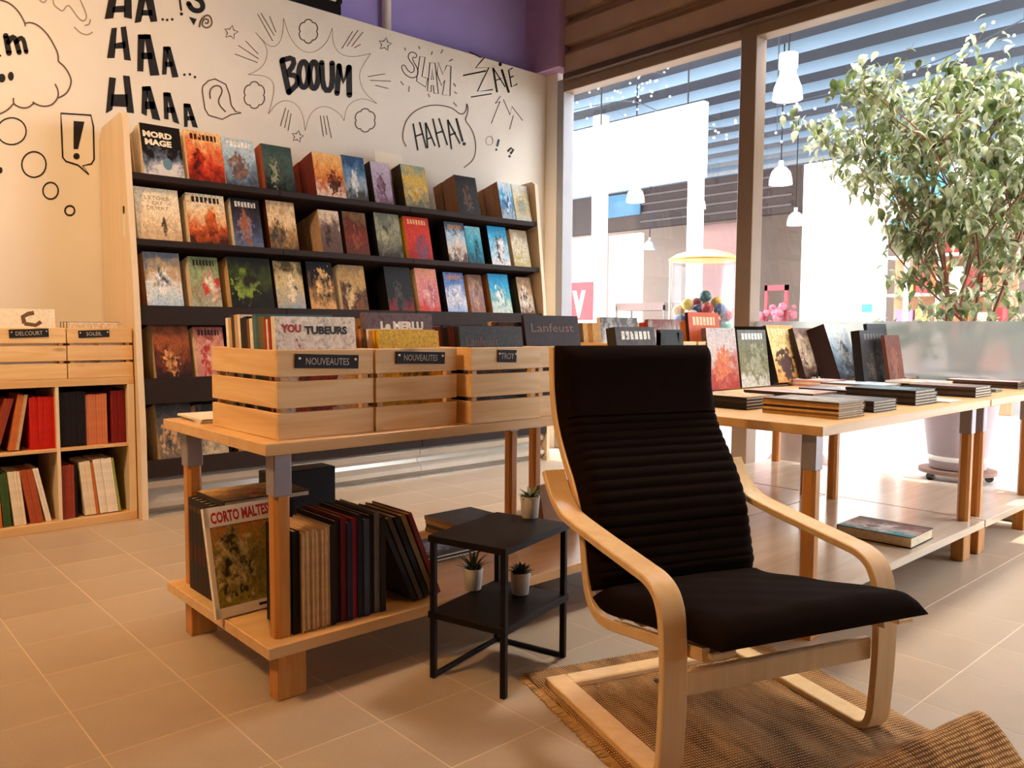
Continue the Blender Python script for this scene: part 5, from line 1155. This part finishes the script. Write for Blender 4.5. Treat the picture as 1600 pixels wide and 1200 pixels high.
for k in range(1200):
    if len(placed) >= 70: break
    r_ = .055; a = rbm.uniform(0, 6.28); d_ = (R - r_ - .004) * math.sqrt(rbm.random()); p = Vector((d_ * math.cos(a), d_ * math.sin(a), rbm.uniform(1.06, 1.37 - .2 * (d_ / R) ** 2)))
    if all((p - q_).length > 2 * r_ * .99 for q_ in placed): placed.append(p)
for k, p in enumerate(placed):
    c = k % 8
    if c not in sph: sph[c] = MB().sphere((0, 0, 0), .055, 16, 10).mesh('ball', plain('ball_%d' % c, cols[c], .3), True)
    o = link('toy_ball', sph[c], None, (bx_ + p.x, float(q[1]) + p.y, p.z)); tag(o, '%s toy balls heaped inside the ball machine drum' % cn[c], 'ball', '%s toy balls in the machine' % cn[c])
# flared pedestal seen under the island table
q = pz(1246, 724, 0)
fp = empty('flared_stand', (float(q[0]), float(q[1]), 0), label='brown flared pedestal stand outside the window, seen under the table', cat='stand')
MB().lathe([(.24, 0), (.235, .02), (.18, .1), (.165, .3), (.16, .62)], n=28).build('pedestal', plain('pedestal_brown', (140, 112, 98), .6), fp, smooth=True)
MB().lathe([(.165, .3), (.165, .38)], n=28).build('dark_band', plain('band_dark', (60, 44, 40), .6), fp, smooth=True)

# ------------------------------------------------------------------ ficus in a pot on a dolly
fx, fy = 6.2, 2.13
pot = empty('plant_pot', (fx, fy, .085), label='large tapered mauve grey planter outside the window', cat='planter')
MB().lathe([(.17, 0), (.18, .005), (.185, .03), (.265, .62), (.275, .63), (.275, .68), (.255, .68), (.25, .6), (.001, .6)], n=40, closed=False).build('pot_body', plain('pot_mauve', (158, 140, 144), .5, .05), pot, smooth=True)
MB().lathe([(.001, .605), (.252, .605)], n=30, closed=False).build('soil', M_SOIL, pot)
MB().lathe([(.19, .06), (.197, .07), (.199, .085), (.194, .095)], n=30, closed=False).build('rim_band', M_WHITE, pot, smooth=True)
dl = empty('plant_dolly', (fx, fy, 0), label='brown wheeled plant dolly under the mauve planter', cat='dolly')
MB().lathe([(.25, .055), (.25, .08), (.0, .08)], n=30).build('deck', plain('dolly_brown', (120, 84, 66), .6), dl)
for a in range(5): MB().tube([(.2 * math.cos(a * 1.257) - .012, .2 * math.sin(a * 1.257), .028), (.2 * math.cos(a * 1.257) + .012, .2 * math.sin(a * 1.257), .028)], .028, 14).build('castor', M_BLACK, dl)
tree = empty('ficus_tree', (fx, fy, .685), label='tall variegated ficus tree with slender brown stems in the mauve planter', cat='tree')
M_BARK = plain('ficus_bark', (132, 88, 62), .8, .25, 18., bump=.3)
rt = random.Random(21); tips = []
def branch(p, dirv, L, r, depth):
    pts = [p.copy()]; d = dirv.normalized(); n = 5
    for i in range(n):
        d = (d + Vector((rt.uniform(-.14, .14), rt.uniform(-.14, .14), rt.uniform(-.06, .12)))).normalized(); pts.append(pts[-1] + d * L / n)
    TB_.tube(pts, [r * (1 - .6 * i / n) for i in range(n + 1)], 6)
    for i in range(2, n + 1):
        if depth >= 2: tips.append((pts[i], d))
    if depth < 3:
        for k in range(4 if depth < 2 else 4):
            i = rt.randrange(2, n + 1); a = rt.uniform(0, 6.28)
            nd = (d * .75 + Vector((math.cos(a), math.sin(a), rt.uniform(-.05, .65))) * .8).normalized()
            branch(pts[i], nd, L * rt.uniform(.5, .72), r * .5, depth + 1)
for k in range(5):
    TB_ = MB(); a = k * 1.257
    branch(Vector((.06 * math.cos(a), .06 * math.sin(a), -.08)), Vector((.07 * math.cos(a + .6), .10 * math.sin(a + .6), 1)), 1.16 + .12 * (k % 3), .02, 0)
    TB_.build('stem', M_BARK, tree, smooth=True)
rt_main = rt; rt = random.Random(77)
TB_ = MB()
for k in range(9):
    a = k * 2.4; branch(Vector((.05 * math.cos(a), .06 * math.sin(a), .18 + .08 * k)), Vector((math.cos(a), math.sin(a), rt.uniform(-.05, .5))), .34, .006, 2)
TB_.build('low_twigs', M_BARK, tree, smooth=True); rt = rt_main
def leaf_mat(name, a, b_):
    m, nt, b = _base(name, .35, .5)
    tc = N(nt, 'ShaderNodeTexCoord'); oi = N(nt, 'ShaderNodeObjectInfo')
    no = N(nt, 'ShaderNodeTexNoise', i_Scale=11., i_Detail=3.); nt.links.new(tc.outputs['Object'], no.inputs['Vector'])
    r = ramp(nt, [(.36, lin(a)), (.6, lin(b_))]); nt.links.new(no.outputs['Fac'], r.inputs[0]); nt.links.new(r.outputs[0], b.inputs['Base Color'])
    out = nt.nodes['Material Output']; tr = N(nt, 'ShaderNodeBsdfTranslucent'); nt.links.new(r.outputs[0], tr.inputs[0])
    mx = N(nt, 'ShaderNodeMixShader', i_0=.35); nt.links.new(b.outputs[0], mx.inputs[1]); nt.links.new(tr.outputs[0], mx.inputs[2]); nt.links.new(mx.outputs[0], out.inputs[0])
    return m
M_LF = leaf_mat('ficus_leaf', (96, 110, 56), (196, 196, 156)); M_LF2 = leaf_mat('ficus_leaf_dark', (60, 76, 36), (120, 132, 74))
def leaf_geo():
    pts = []
    for i in range(6):
        t = i / 5; wd = .021 * math.sin(math.pi * t ** .85); pts.append((t, wd))
    vs = []; 
    for t, wd in pts: vs += [(t * .085, -wd, .006 * math.sin(3 * t) + wd * .25 - .02 * t * t), (t * .085, 0, .006 * math.sin(3 * t) - .02 * t * t), (t * .085, wd, .006 * math.sin(3 * t) + wd * .25 - .02 * t * t)]
    fs = []
    for i in range(5): fs += [(i * 3, i * 3 + 1, i * 3 + 4, i * 3 + 3), (i * 3 + 1, i * 3 + 2, i * 3 + 5, i * 3 + 4)]
    return vs, fs
lv, lf_ = leaf_geo(); lme = MB().add(lv, lf_).mesh('leaf', M_LF, True, False); lme2 = MB().add(lv, lf_).mesh('leaf', M_LF2, True, False)
rest = [MB(), MB()]; nl = 0
leaves = []
for p, d in tips:
    if p.z < .12: continue
    for k in range(5):
        a = rt.uniform(0, 6.28); off = Vector((rt.gauss(0, .05), rt.gauss(0, .05), rt.gauss(0, .04)))
        leaves.append((p + off, Euler((rt.uniform(-.5, .5), rt.uniform(.1, 1.25), a)), rt.uniform(.75, 1.3), rt.random() < .4))
rt.shuffle(leaves)
for i, (p, e, s, dk_) in enumerate(leaves[:5200]):
    if i < 290:
        o = link('leaf', lme2 if dk_ else lme, tree, p); o.rotation_euler = e; o.scale = (s * 1.1,) * 3
    else:
        Mx = Matrix.Translation(p) @ e.to_matrix().to_4x4() @ Matrix.Scale(s, 4); rest[int(dk_)].add([Mx @ Vector(v) for v in lv], lf_)
for k in (0, 1): tag(rest[k].build('foliage', (M_LF, M_LF2)[k], tree, smooth=True, recalc=False), kind='stuff')
print('leaves', len(leaves))
